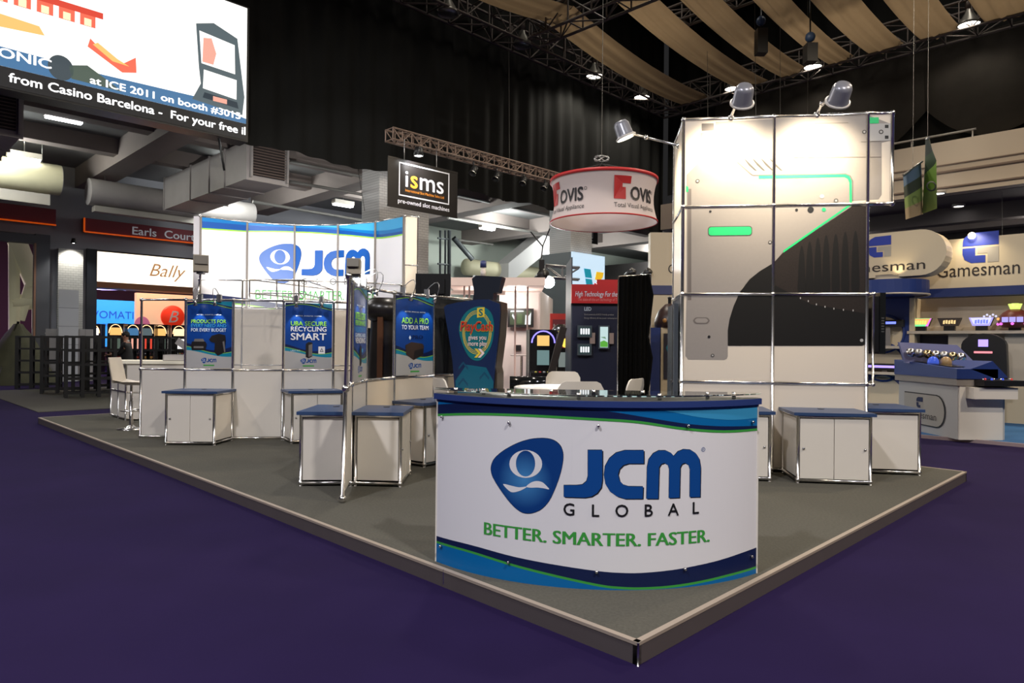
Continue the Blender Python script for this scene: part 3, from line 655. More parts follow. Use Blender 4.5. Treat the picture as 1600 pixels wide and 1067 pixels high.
part('worktop', crescent(.016, P + HC, P + HC + .036, .025, .06), NAVYEDGE, rc)
part('worktop_face', crescent(.012, P + HC + .036, P + HC + .038, .018, .05), mat('worktop_silver', rgb(150, 150, 150), .35, .6), rc)
GLASS = mat('clear_glass', (.9, .97, .95), .01, trans=1., spec=.5)
part('glass_shelf', crescent(.014, P + HC + .062, P + HC + .070, .02, .05), GLASS, rc)
for k, (u, o) in enumerate(((.12, -.05), (.55, -.06), (1.0, -.06), (1.5, -.06), (2.05, -.05), (.3, -.13), (.75, -.33), (1.1, -.38), (1.5, -.33), (1.9, -.13))):
    c = cyl(u, HC + .038, o); part('glass_standoff', MB().lathe([(0, 0), (.012, 0), (.012, .04), (0, .04)], c, 12), CHROME, rc)
for p in (CL, CR): part('side_panel', MB().slab(p, p - cn * .3, .02, P, P + HC), WHITE, rc)
part('inner_shelf', MB().prism([CL - cn * .05, CR - cn * .05, CR - cn * .3, CL - cn * .3], P + .75, P + .78), WHITE, rc)
# ------------------------------------------------------------------ chrome tube and ball system
RT = .0165
def post(t, p, z0, z1, p1=None, r=RT):
    q = V((p[0], p[1], z0)); w = V(((p1 or p)[0], (p1 or p)[1], z1)); part('post', MB().tube([q, w], r, 10), CHROME, t)
def rail(t, p0, p1, z, z1=None, r=None): part('rail', MB().tube([(p0[0], p0[1], z), (p1[0], p1[1], z if z1 is None else z1)], r or RT, 10), CHROME, t)
def knot(t, p, z, r=.03): part('ball_joint', MB().ball((p[0], p[1], z), r, 10, 6), CHROME, t)
def panel(t, p0, p1, z0, z1, m, name='panel', th=.012, gap=.02, side=0.):
    a, b = V((p0[0], p0[1], 0)), V((p1[0], p1[1], 0)); d = (b - a).normalized() * gap
    return part(name, MB().slab(a + d, b - d, th, z0 + gap, z1 - gap, side), m, t)
def cabinet(label, FL, FR, BR, BL, doors='front', knobm=CHROME, group='storage cabinets with slate blue tops'):
    FL, FR, BR, BL = [V((p[0], p[1], 0)) for p in (FL, FR, BR, BL)]
    t = thing('storage_cabinet', label, 'cabinet', V(((FL + BR) / 2).xy.to_3d()) + V((0, 0, P)), group=group)
    z0, z1 = P + .03, P + .70
    cs = [FL, FR, BR, BL]; nmf = ['front', 'right', 'back', 'left']
    for i, c in enumerate(cs):
        post(t, c, P, z1); knot(t, c, P + .03, .026)
        d = cs[(i + 1) % 4]
        rail(t, c, d, P + .03); rail(t, c, d, z1 - .01)
        if nmf[i] == doors:
            m_ = (c + d) / 2; u = (d - c).normalized(); n = V((u.y, -u.x, 0))
            for k, (a, b) in enumerate(((c + u * .02, m_ - u * .003), (m_ + u * .003, d - u * .02))):
                dr = part('door', MB().slab(a, b, .014, z0 + .02, z1 - .03, .002 * k), WHITE, t)
                kp = (a + u * .035) if k == 0 else (b - u * .035)
                part('knob', MB().lathe([(0, .0), (.011, .0), (.011, .014), (0, .016)], V((kp.x, kp.y, P + .36)) + n * .006, 12, axis=n), STEEL, dr)
        else: panel(t, c, d, z0 + .01, z1 - .01, WHITE, 'side_panel')
    ctr = (FL + FR + BR + BL) / 4
    part('worktop', MB().prism([c + (c - ctr).normalized() * .062 for c in cs], z1, z1 + .032), TOPBLUE, t)
    g_ = (BL + BR) / 2 * .75 + (FL + FR) / 2 * .25
    part('cable_grommet', MB().lathe([(0, 0), (.035, 0), (.035, .004), (.022, .005), (0, .002)], (g_.x, g_.y, z1 + .032), 16), BLACK, t)
    return t
# ------------------------------------------------------------------ left row of the stand
PP = [V((-5.36, 9.93, 0)), V((-4.68, 9.84, 0)), V((-3.985, 9.82, 0)), V((-3.29, 9.88, 0)), V((-2.62, 10.08, 0)), V((-2.02, 10.42, 0))]
ro = thing('exhibit_wall', 'row of white waist-high panels in chrome tubing holding two blue posters', 'wall frame', PP[2] + V((0, 0, P)))
CLEAR = mat('clear_acrylic', (.93, .95, .96), .06, alpha=.16, spec=.8)
for i, p in enumerate(PP):
    post(ro, p, P, P + 2)
    for z in (P + .03, P + 1, P + 2): knot(ro, p, z)
    if i + 1 < len(PP):
        q = PP[i + 1]
        for z in (P + .03, P + 1, P + 2): rail(ro, p, q, z)
        panel(ro, p, q, P + .03, P + 1, WHITE)
panel(ro, PP[2], PP[3], P + 1, P + 2, CLEAR, 'acrylic_pane', .005)
QQ = [V((-1.573, 6.755, 0)), V((-1.581, 7.45, 0)), V((-1.39, 8.1, 0)), V((-.985, 8.65, 0)), V((-.48, 9.25, 0))]
W0b, W0t = V((-1.482, 6.06, 0)), V((-1.452, 6.1, 0))
rq = thing('exhibit_wall', 'curving wing of cream waist-high panels in chrome tubing ending in a leaning pole', 'wall frame', QQ[1] + V((0, 0, P)))
for i, p in enumerate(QQ):
    post(rq, p, P, P + 2)
    for z in (P + .03, P + 1, P + 2): knot(rq, p, z)
    if i + 1 < len(QQ):
        q = QQ[i + 1]
        for z in (P + .03, P + 1, P + 2): rail(rq, p, q, z)
        panel(rq, p, q, P + .03, P + 1, WARMW if i else WHITE)
post(rq, W0b, P, P + 2.0, W0t, .018); knot(rq, W0b, P + .03, .036); knot(rq, W0b.lerp(W0t, .5), P + 1, .036); knot(rq, W0t, P + 2, .036)
panel(rq, W0b, QQ[0], P + .05, P + 1, WHITE); rail(rq, W0b.lerp(W0t, .5), QQ[0], P + 1); rail(rq, W0t, QQ[0], P + 2)
SMOKE = mat('smoked_acrylic', (.03, .03, .032), .08, alpha=.9, spec=.7)
panel(rq, QQ[3], QQ[4], P + 1, P + 2, SMOKE, 'smoked_pane', .006)
# cabinets
cabinet('white cabinet with slate blue top under the poster about products for every need', (-4.675, 9.308), (-4.021, 9.306), (PP[2].x, PP[2].y - .03), (-4.66, 9.80))
cabinet('white cabinet with slate blue top under the recycling poster', (-3.037, 9.515), (-2.39, 9.70), (-2.63, 10.04), (-3.25, 9.85))
cabinet('white cabinet with slate blue top left of the leaning chrome pole', (-2.058, 6.733), (-1.62, 6.765), (-1.63, 7.42), (-2.07, 7.43), 'left')
cabinet('white cabinet with slate blue top right of the leaning chrome pole', (-1.53, 6.767), (-1.083, 6.73), (-1.093, 7.40), (-1.54, 7.42), 'right')
cabinet('white cabinet with slate blue top half hidden behind the reception counter', (-.985, 7.82), (-.585, 8.36), (-.96, 8.63), (-1.365, 8.09))
# ------------------------------------------------------------------ posters
def poster(p0, p1, label, lines, product, back=False):
    p0, p1 = V((p0[0], p0[1], 0)), V((p1[0], p1[1], 0)); d = (p1 - p0).normalized(); a, b = p0 + d * .022, p1 - d * .022; w = (b - a).length; h = .955
    t = thing('poster', label, 'poster', ((a + b) / 2) + V((0, 0, P + 1.022)), group='blue posters in the chrome frames')
    z0 = P + 1.022; fm = flat(a, b, z0, .006)
    s = part('sheet', MB().slab(a, b, .008, z0, z0 + h), mat('poster_blue', rgb(12, 62, 140), .35), t)
    n = 24; xs = [w * i / n for i in range(n + 1)]
    f = lambda c, am, ph, k=1.: [(x, h * (c + am * math.sin(2 * math.pi * (x / w * k * .5 + ph)))) for x in xs]
    w1 = f(.225, .05, .30); w2 = f(.275, .055, .33, 1.15); w3 = f(.33, .06, .36, 1.25)
    lay(t, 'stripe_navy', shape(w3 + w1[::-1]), PDEEP, fm, .0012)
    lay(t, 'stripe_teal', shape(w2 + w1[::-1]), PTEAL, fm, .0022)
    lay(t, 'stripe_lime', shape([(x, y + .008) for x, y in w2] + w2[::-1]), PLIME, fm, .003)
    lay(t, 'stripe_grey', shape(w1 + [(w, 0), (0, 0)]), PGREY, fm, .003)
    t1 = f(.93, .045, .05, 1.2); lay(t, 'stripe_navy', shape([(0, h), (w, h)] + t1[::-1]), PDEEP, fm, .0012)
    t2 = [(x, y + .028) for x, y in t1 if x > w * .45]; lay(t, 'stripe_teal', shape([(t2[0][0], h), (w, h)] + [(x, min(y, h)) for x, y in t2[::-1]]), PTEAL, fm, .0022)
    lay(t, 'stripe_lime', shape([(x, y + .007) for x, y in t1] + t1[::-1]), PLIME, fm, .003)
    lay(t, 'lettering', lettering('BETTER. SMARTER. FASTER.', w * .22, h * .795, width=w * .56, cap=.014, bold=.01), PPALE, fm, .0035)
    for (tx, u, v, wd_, cp, m, bo) in lines: lay(t, 'lettering', lettering(tx, w * u, h * v, width=w * wd_, cap=cp, bold=bo), m, fm, .0035)
    put_logo(t, fm, w * .33, h * .075, w * .34 / 935, .003, .0008, glob=False)
    lay(t, 'lettering', shape([(w * .38, h * .035), (w * .62, h * .035), (w * .62, h * .055), (w * .38, h * .055)]), PGREEN, fm, .0035)
    for pts, m, l in product: lay(t, 'product_print', shape([(w * x, h * y) for x, y in pts]), m, fm, l)
    return t
PRDARK = mat('print_product_dark', rgb(30, 26, 26), .4); PRGREY = mat('print_product_grey', rgb(110, 106, 104), .4); PRBROWN = mat('print_product_brown', rgb(58, 44, 38), .4)
poster(PP[1], PP[2], 'blue poster reading products for every need and for every budget', [('PRODUCTS FOR', .1, .675, .78, .052, PLIME, .012), ('EVERY NEED AND', .1, .615, .78, .046, PLIGHT, 0), ('FOR EVERY BUDGET', .1, .55, .78, .046, PPALE, .016)],
       [([(.12, .27), (.42, .27), (.45, .36), (.42, .40), (.12, .40), (.10, .34)], PRDARK, .004), ([(.16, .40), (.40, .40), (.37, .44), (.18, .44)], PRGREY, .004), ([(.16, .30), (.38, .30), (.38, .33), (.16, .33)], PRGREY, .0048),
        ([(.50, .43), (.56, .49), (.72, .52), (.86, .50), (.87, .42), (.85, .24), (.70, .19), (.62, .24), (.63, .38), (.54, .40)], PRDARK, .004), ([(.84, .24), (.80, .40), (.84, .41), (.87, .25)], PRGREY, .0048)])
poster(PP[3], PP[4], 'blue poster reading UBA secure recycling smart', [('UBA SECURE', .12, .655, .76, .062, PLIME, .016), ('RECYCLING', .12, .57, .76, .066, PWHITE, .02), ('SMART', .12, .44, .76, .095, PWHITE, .03), ('UBA RC', .12, .265, .2, .02, PPALE, 0.)],
       [([(.44, .18), (.44, .38), (.50, .41), (.58, .40), (.58, .19), (.50, .16)], PRDARK, .0045), ([(.50, .18), (.58, .20), (.58, .38), (.50, .36)], PRGREY, .005), ([(.71, .23), (.85, .23), (.85, .34), (.71, .34)], PWHITE, .0045),
        ([(.78, .32), (.82, .26), (.74, .26)], PDEEP, .0052), ([(.78, .30), (.80, .27), (.76, .27)], PWHITE, .0058)])
poster(QQ[0], QQ[1], 'blue poster seen almost edge-on on the wing beside the leaning pole', [('INTELLIGENT', .12, .655, .76, .07, PLIME, .02), ('PERFORMANCE', .12, .59, .76, .05, PLIME, .01), ('VALIDATION FOR', .12, .52, .76, .05, PLIGHT, 0.), ('GAMING AND', .12, .465, .76, .04, PPALE, .02), ('VENDING', .12, .40, .76, .055, PWHITE, .03)],
       [([(.44, .16), (.44, .33), (.50, .38), (.58, .36), (.60, .18), (.52, .15)], PRDARK, .0045), ([(.60, .30), (.70, .30), (.70, .34), (.60, .34)], PLIGHT, .005)])
poster(QQ[2], QQ[3], 'blue poster reading add a pro to your team', [('ADD A PRO', .14, .655, .72, .07, PLIME, .012), ('TO YOUR TEAM', .14, .58, .72, .05, PWHITE, .016), ('PRO', .43, .46, .28, .045, PDEEP, .01)],
       [([(.24, .38), (.26, .26), (.46, .19), (.72, .25), (.74, .37), (.70, .40), (.40, .42)], PRBROWN, .0045), ([(.46, .20), (.72, .26), (.73, .34), (.48, .31)], PRDARK, .005), ([(.33, .455 + .02), (.36, .505), (.39, .475), (.36, .445)], PPALE, .0045)])
# ------------------------------------------------------------------ clamp spots along the top rails
def clamp_lamp(p, aim, label, lean):
    t = thing('clamp_spot', label, 'lamp', V((p[0], p[1], P + 2.0)), group='small clamp spots on the top rails')
    b = V((p[0], p[1], P + 2.02))
    part('clamp', MB().box((b.x - .03, b.y - .025, b.z - .05), (b.x + .03, b.y + .025, b.z + .06)), STEEL, t)
    d = (V((aim[0], aim[1], 0)) - V((p[0], p[1], 0))).normalized()
    pts = [b + V((0, 0, .05)) + d * (.16 * math.sin(k * .35)) * 1.3 + V((0, 0, lean * math.sin(k * .55) - .012 * k * k * .12)) for k in range(8)]
    part('arm', MB().tube(pts, .005, 6), STEEL, t)
    e = pts[-1]; tg = V((p[0], p[1], P + 1.62)); ax = (e - tg).normalized()
    part('head', MB().lathe([(0, .05), (.012, .05), (.016, .02), (.034, -.02), (.028, -.02), (0, -.005)], e, 14, axis=ax), CHROME, t)
    part('bulb', MB().ball(e - ax * .012, .014, 8, 5), mat('halogen', (1, 1, 1), .5, emit=12, ecol=(1, .95, .85)), t)
    spot('clamp_light', e - ax * .03, tg - V((0, 0, .12)), 5.5, (1, .96, .9), 62, .35, .012)
def toward(p0, p1, t):
    p = V(p0).lerp(V(p1), t); d = V(p1) - V(p0); return p, p + V((d.y, -d.x, 0))
for p0, p1, tt, nm_ in ((PP[1], PP[2], .3, 'above the left side of the products poster'), (PP[1], PP[2], .7, 'above the right side of the products poster'), (PP[3], PP[4], .25, 'above the left side of the recycling poster'), (PP[3], PP[4], .75, 'above the right side of the recycling poster'),
                      (QQ[0], QQ[1], .3, 'on the wing nearest the leaning pole'), (QQ[0], QQ[1], .75, 'on the wing, farther from the leaning pole'), (QQ[2], QQ[3], .2, 'above the left side of the add a pro poster'), (QQ[2], QQ[3], .8, 'above the right side of the add a pro poster')):
    p, q = toward(p0, p1, tt); clamp_lamp(p, q, 'small chrome clamp spot ' + nm_, .1)
# box floodlights lighting the tall wall
FLOODM = mat('flood_beige', rgb(150, 140, 122), .5)
def flood(base, head, size, tilt, rot, label, aim, e, ang):
    t = thing('box_floodlight', label, 'floodlight', base, group='box floodlights aimed at the tall curved wall')
    part('stem', MB().tube([base, V((head.x, head.y, head.z - size * .6))], .014, 8), CHROME, t)
    part('bracket', MB().box((head.x - .05, head.y - .04, head.z - size * .75), (head.x + .05, head.y + .04, head.z - size * .55)), STEEL, t)
    M = Matrix.Translation(head) @ Matrix.Rotation(rot, 4, 'Z') @ Matrix.Rotation(tilt, 4, 'X')
    part('housing', MB().box((-size * .5, -.05, -size * .6), (size * .5, .05, size * .6), M), FLOODM, t)
    part('cover', MB().box((-size * .42, -.075, -size * .1), (size * .42, -.05, size * .5), M), mat('flood_grey', rgb(118, 112, 102), .5), t)
    part('lens', MB().box((-size * .45, .05, -size * .5), (size * .45, .06, size * .5), M), mat('flood_lens', (1, 1, 1), .3, emit=6), t)
    spot('flood_light', M @ V((0, .1, 0)), aim, e, (1, .98, .94), ang, .45, .08)
flood(V((-4.52, 9.85, P + 2)), at(314, 412, 9.9), .2, -.15, .5, 'box floodlight above the products poster', (-5.0, 15.0, 3.9), 1500, 52)
flood(V((W0t.x, W0t.y, P + 2)), at(553, 418, 6.15), .12, -.2, .1, 'beige box floodlight on top of the leaning pole', (-3.7, 15.0, 3.95), 2900, 27)
# ------------------------------------------------------------------ tower with the printed machine picture
TL = V((1.948, 7.875, 0)); td = V((3.9235, 7.605, 0)) - TL; td.normalize(); tn = V((-td.y, td.x, 0))      # along the face, into the tower
TM, TR_ = TL + td * .997, TL + td * 1.994; TX = TL + td * 2.247
BLc, BRc = TL + tn, TR_ + tn
tw = thing('display_tower', 'tall cream tower of chrome framed panels printed with a giant grey and black machine', 'tower', TM + V((0, 0, P)))
tf = flat(TL, TR_, P, .007)
RT = .021
def tuv(px, py):
    r = ray(px, py); o = V((0, 0, CZ)); n = V((td.y, -td.x, 0)); q0 = TL + n * .007; t = (q0 - o).dot(n) / r.dot(n); q = o + r * t
    return ((q - TL).dot(td), q.z - P)
SPOTM = mat('dark_skin', rgb(46, 44, 46), .5)
for i, c in enumerate((TL, TM, TR_)):
    post(tw, c, P, P + 4, r=.021)
    for k in range(5): knot(tw, c, P + max(k, .03), .032)
for c in (BLc, BRc):
    post(tw, c, P, P + 4, r=.021)
    for k in range(5): knot(tw, c, P + max(k, .03), .03)
post(tw, TX, P + 3, P + 4, r=.021); knot(tw, TX, P + 3, .032); knot(tw, TX, P + 4, .032)
TWP = mat('tower_cream', rgb(224, 212, 196), .42, var=.02, vscale=2)
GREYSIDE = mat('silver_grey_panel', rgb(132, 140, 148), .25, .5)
for k in range(5):
    z = P + max(k, .03)
    rail(tw, TL, TM, z); rail(tw, TM, TR_, z); rail(tw, TL, BLc, z); rail(tw, TR_, BRc, z); rail(tw, BLc, BRc, z)
    if k >= 3: rail(tw, TR_, TX, z)
    if k < 4:
        panel(tw, TL, TM, z, P + k + 1, TWP); panel(tw, TM, TR_, z, P + k + 1, TWP)
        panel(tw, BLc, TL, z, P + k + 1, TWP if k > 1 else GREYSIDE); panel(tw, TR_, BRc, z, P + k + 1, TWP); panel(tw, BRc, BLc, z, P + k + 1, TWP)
panel(tw, TR_, TX, P + 3, P + 4, TWP)
part('roof_panel', MB().prism([TL, TR_, BRc, BLc], P + 3.93, P + 3.945), TWP, tw)
GB = mat('print_machine_grey', rgb(150, 143, 138), .45, var=.04, vscale=30); GBD = mat('print_machine_edge', rgb(110, 102, 98), .5)
MGREEN = mat('print_machine_green', rgb(44, 200, 120), .4); MBLK = mat('print_machine_black', rgb(42, 36, 34), .6, var=.25, vscale=60, spec=.2); MRIB = mat('print_machine_rib', rgb(26, 25, 25), .6, spec=.2)
Z3 = lambda x, y: tuv(940 + x / 3.2, 120 + y / 3.2)
Z4 = lambda x, y: tuv(1040 + x / 3.9525, 430 + y / 3.9525)
ZA = lambda x, y: tuv(1040 + x / 5.93, 290 + y / 5.93); ZB = lambda x, y: tuv(1240 + x / 5.93, 290 + y / 5.93); ZC = lambda x, y: tuv(1040 + x / 7.62, 160 + y / 7.62); ZD = lambda x, y: tuv(1240 + x / 7.62, 160 + y / 7.62)
def prt(name, pts, m, l, *holes): lay(tw, name, shape(pts, *holes), m, tf, l, [.99, 1.99])
body = [Z3(495, 280), Z3(570, 280), Z3(570, 225), Z3(850, 212), Z3(1330, 190), Z3(1445, 235), Z3(1445, 318), Z3(1400, 330), Z3(1400, 590), Z3(1385, 612), Z3(1250, 620), Z3(1247, 650), Z3(905, 880), Z3(860, 930), Z3(790, 972), Z3(740, 1012), Z3(700, 1060), Z4(420, 190), Z4(395, 270), Z4(384, 340), Z4(384, 500), Z4(378, 515), Z4(362, 522), Z4(140, 520), Z4(122, 498), Z3(425, 1060), Z3(425, 490), Z3(492, 420)]
prt('machine_body', body, GB, .001)
prt('machine_edge', [ZA(205, 30), ZA(238, 30), ZA(238, 1060), ZA(205, 1060)], GBD, .002)
black = [Z3(905, 880), Z3(1247, 650), Z3(1252, 640), ZB(668, 190), Z4(1235, 420), Z4(1225, 432), Z4(1210, 435), Z4(384, 435), Z4(384, 340), Z4(395, 270), Z4(420, 190), Z4(460, 100), Z4(510, 40), Z3(700, 1064), Z3(740, 1012), Z3(790, 972), Z3(860, 930)]
prt('machine_cover', black, MBLK, .002)
prt('cover_smooth', [Z4(384, 435), Z4(384, 340), Z4(395, 270), Z4(420, 190), Z4(460, 100), Z4(510, 40), Z3(700, 1064), Z3(740, 1012), Z3(790, 972), Z3(860, 930), Z4(672, 60), Z4(900, 180), Z4(1232, 235), Z4(1235, 420), Z4(1210, 435)], MRIB, .003)
for x, y in ((573, 415), (478, 425), (390, 445), (302, 455), (225, 480), (148, 515), (75, 555)):
    prt('cover_rib', smooth([ZB(x, y), ZB(x + 22, y + 90), ZB(x + 32, y + 300), ZB(x + 34, 990), ZB(x - 34, 990), ZB(x - 34, y + 300), ZB(x - 22, y + 90)], 3, True), MRIB, .003)
gl = [Z3(785, 495), Z3(1215, 487), Z3(1238, 495), Z3(1250, 520), Z3(1251, 640), Z3(908, 880)]; gi = [Z3(908, 868), Z3(1240, 637), Z3(1238, 528), Z3(1230, 510), Z3(1212, 501), Z3(785, 510)]
prt('green_line', gl + gi, MGREEN, .004)
prt('seam_line', [Z3(680, 425), Z3(755, 490), Z3(1220, 484), Z3(1245, 495), Z3(1257, 520), Z3(1257, 622), Z3(1252, 622), Z3(1252, 522), Z3(1241, 498), Z3(1218, 488), Z3(753, 494), Z3(676, 428)], GBD, .005)
prt('green_badge', rrect(*ZA(398, 462), *ZA(795, 380), .03), MGREEN, .004, )
lay(tw, 'badge_rim', shape(rrect(*[a - .008 if k < 2 else a + .008 for k, a in enumerate((*ZA(398, 462), *ZA(795, 380)))], .034)), PDGREY, tf, .003, [.99])
for x in (930, 1030, 1132, 1236): prt('vent_slot', [ZC(x, 668), ZC(x + 22, 680), ZC(x + 90, 745), ZC(x + 158, 815), ZC(x + 132, 812), ZC(x + 60, 750)], PDGREY, .003)
for (f_, x, y, r, m) in ((ZC, 380, 937, .022, PDGREY), (ZA, 414, 240, .014, PINK), (ZB, 27, 226, .016, PINK), (ZB, 157, 224, .034, PINK), (ZB, 280, 222, .022, MGREEN), (ZB, 262, 100, .024, PGREY), (ZB, 392, 140, .024, PDGREY), (ZA, 967, 525, .02, PDGREY), (Z4, 268, 380, .016, PINK), (Z4, 290, 495, .019, PDGREY), (ZD, 1040, 352, .025, PDGREY), (ZD, 840, 352, .022, PDGREY), (Z4, 1210, 402, .018, PGREY)):
    u, v = f_(x, y); lay(tw, 'printed_screw', shape(ell(u, v, r, n=18)), m, tf, .0045)
    if m is PDGREY: lay(tw, 'printed_screw', shape(ell(u, v, r * .55, n=14)), PGREY, tf, .0055)
prt('printed_slot', rrect(*Z4(170, 300), *Z4(272, 260), .045), GBD, .003); prt('printed_slot', rrect(*Z4(180, 294), *Z4(262, 266), .035), GB, .004)
prt('green_tab', [ZD(905, 180), ZD(1012, 178), ZD(1012, 250), ZD(905, 252)], MGREEN, .005); prt('green_tab', [ZC(245, 990), ZC(270, 1010), ZC(270, 1065), ZC(245, 1065)], MGREEN, .004)
prt('bracket_print', [ZD(905, 256), ZD(1155, 250), ZD(1155, 455), ZD(905, 462)], PGREY, .004)
for y in (268, 396): prt('bracket_slot', [ZD(1085, y), ZD(1128, y), ZD(1128, y + 38), ZD(1085, y + 38)], PINK, .005)
prt('grey_block', [ZC(430, 252), ZC(575, 248), ZC(575, 335), ZC(430, 340)], GBD, .003)
for a, b in (((0, 655), (1040, 648)), ((800, 468), (1040, 460)), ((250, 248), (650, 240))): prt('seam_line', [ZD(*a), ZD(*b), ZD(b[0], b[1] + 5), ZD(a[0], a[1] + 5)], GBD, .005)
for x, y in ((62, 212), (135, 240), (210, 270), (290, 292), (372, 310), (460, 320), (550, 326)):
    u, v = tuv(1240 + x / 5.93, 430 + y / 5.93); lay(tw, 'printed_glint', shape(ell(u, v, .006, .012, 8)), PGREY, tf, .0045)
RT = .0165
# small outrigger carrying the monitor on the right side of the tower
E1_ = TR_ + tn * .0 + td * .07
rail(tw, TR_, E1_, P + 2); rail(tw, TR_, E1_, P + 1); post(tw, E1_, P + 1, P + 2, r=.013); knot(tw, E1_, P + 1, .026); knot(tw, E1_, P + 2, .026)
mo = thing('monitor', 'black flat monitor hung on the right side of the tower, seen from its edge', 'monitor', TR_ + td * .14 + tn * .5 + V((0, 0, P + 1.35)))
M = Matrix.Translation(TR_ + td * .1 + tn * .06 + V((0, 0, P + 1.36))) @ Matrix.Rotation(math.atan2(tn.y, tn.x), 4, 'Z')
part('housing', MB().box((0, -.055, 0), (.95, .0, .62), M), BLACK, mo); part('bezel', MB().box((-.02, -.115, -.02), (.97, -.055, .66), M), mat('gloss_black', (.01, .011, .012), .12), mo)
part('back_rib', MB().box((.2, 0, .1), (.7, .04, .5), M), BLACK, mo); part('mount', MB().box((.4, .04, .25), (.5, .1, .35), M), STEEL, mo)
for k in range(6): part('vent', MB().box((-.012, -.1, .22 + k * .03), (-.021, -.07, .235 + k * .03), M), mat('vent_grey', (.05, .05, .05), .5), mo)
# silver display plate on the left side
sd_ = thing('side_display', 'narrow silver display plate fixed to the left side of the tower', 'display', TL + V((0, 0, P + .6)))
M = Matrix.Translation(TL + tn * .12 - td * .03) @ Matrix.Rotation(math.atan2(tn.y, tn.x), 4, 'Z')
part('plate', MB().box((0, 0, P + .5), (.8, .05, P + 1.9), M), GREYSIDE, sd_); part('groove', MB().box((.1, .05, P + .5), (.14, .056, P + 1.85), M), mat('vent_grey', (0, 0, 0)), sd_); part('clip', MB().box((.02, .05, P + .98), (.3, .065, P + 1.0), M), CHROME, sd_)
# cabinets round the tower
cabinet('white cabinet with slate blue top at the centre of the tower front', (2.974, 7.124), (3.68, 7.036), (3.75, 7.60), (3.05, 7.70))
c0 = TR_ + td * .05 + tn * .08
cabinet('white cabinet with slate blue top against the right side of the tower', c0, c0 + td * .54, c0 + td * .54 + tn * .68, c0 + tn * .68, 'right')
cabinet('white cabinet with slate blue top mostly hidden by the reception counter at the tower', (2.0, 7.27), (2.704, 7.183), (2.78, 7.74), (2.08, 7.83))
# arm floods of the tower
LAMPG = mat('lamp_shell', rgb(150, 150, 158), .3, .3); LAMPW = mat('lamp_white', rgb(220, 214, 206), .4)
def arm_flood(base, elbow, head, aim, e, label, col, ang):
    t = thing('arm_floodlight', label, 'floodlight', base, group='arm floodlights on the tower')
    part('clamp', MB().ball(base, .04, 10, 6), CHROME, t); part('arm', MB().tube([base, elbow, head], .016, 8), CHROME, t); part('joint', MB().ball(elbow, .03, 10, 6), CHROME, t)
    ax = (V(aim) - head).normalized()
    part('shell', MB().lathe([(0, -.13), (.07, -.13), (.095, -.09), (.10, .03), (.115, .06)], head, 18, axis=ax), LAMPG, t)
    part('rim', MB().lathe([(.115, .055), (.125, .06), (.125, .075), (.115, .08)], head, 18, axis=ax), LAMPW, t)
    part('lens', MB().lathe([(0, .07), (.115, .065), (.115, .06)], head, 18, axis=ax), mat('lamp_lens', (1, .97, .9), .3, emit=14, ecol=(1, .93, .78)), t)
    spot('arm_light', head + ax * .12, aim, e, col, ang, .9, .06)
warm = (1, .86, .62)
n_ = V((td.y, -td.x, 0))
b1 = TL + td * .52 + V((0, 0, P + 4)); b2 = TL + td * 1.45 + V((0, 0, P + 4))
h1 = at(1161, 152, 7.1); h2 = at(1312, 150, 6.95)
arm_flood(b1, b1.lerp(h1, .4) + V((0, 0, .05)), h1, TL + td * .52 + V((0, 0, P + 3.4)), 175, 'grey arm floodlight over the left half of the tower', warm, 105)
arm_flood(b2, b2.lerp(h2, .25) + V((0, 0, .08)), h2, TL + td * 1.42 + V((0, 0, P + 3.4)), 175, 'grey arm floodlight over the right half of the tower', warm, 105)
b3 = TL + tn * .5 + V((0, 0, P + 3.85)); h3 = at(975, 206, 8.3)
arm_flood(b3, b3.lerp(h3, .6), h3, TL + tn * .5 + V((0, 0, P + 2.3)), 120, 'white arm floodlight reaching out left of the tower', warm, 130)
# ------------------------------------------------------------------ tall curved back wall
WW = [V((-6.497, 14.252, 0)), V((-5.772, 14.887, 0)), V((-4.841, 15.237, 0)), V((-3.85, 15.16, 0)), V((-2.93, 14.72, 0)), V((-2.199, 13.98, 0))]
bw = thing('back_wall', 'tall curved white wall of five panels with huge blue logo, glaring in floodlight', 'wall frame', WW[2] + V((0, 0, P)))
seg = [(WW[i + 1] - WW[i]).length for i in range(5)]; cum = [0]
for s in seg: cum.append(cum[-1] + s)
def wmap(u, v, l=0.):
    i = 0
    while i < 4 and u > cum[i + 1] + 1e-6: i += 1
    d = (WW[i + 1] - WW[i]).normalized(); n = V((d.y, -d.x, 0)); q = WW[i] + d * (u - cum[i]) + n * (.01 + l); q.z = P + 2 + v; return q
POSTM = mat('grey_post', rgb(150, 142, 136), .4, .4)
for i, p in enumerate(WW):
    d = (WW[min(i + 1, 5)] - WW[max(i - 1, 0)]).normalized(); n = V((d.y, -d.x, 0))
    part('post', MB().tube([p + n * .035 + V((0, 0, P)), p + n * .035 + V((0, 0, P + 4))], .024, 8), POSTM, bw); knot(bw, p, P + 4, .035)
    if i < 5:
        q = WW[i + 1]
        for z in (.03, 2, 4): rail(bw, p, q, P + z)
        panel(bw, p, q, P + .03, P + 2, WARMW, gap=.012); panel(bw, p, q, P + 2, P + 4, PWHITE, gap=.008)
TOT = cum[-1]; cw = cum[1:-1]
def wb(name, top, bot, m, l): lay(bw, name, shape(top + bot[::-1]), m, wmap, l, cw)
def fr01(pts): return [(u * TOT, 2 * v) for u, v in smooth(pts, 5)]
w_g = fr01([(0, .88), (.19, .905), (.39, .93), (.59, .90), (.79, .835), (.9, .82), (1, .82)]); w_n = fr01([(0, .95), (.19, .965), (.39, .972), (.59, .945), (.79, .868), (.9, .85), (1, .85)])
w_l = fr01([(.45, .99), (.59, .968), (.7, .93), (.79, .905), (.9, .885), (1, .89)])
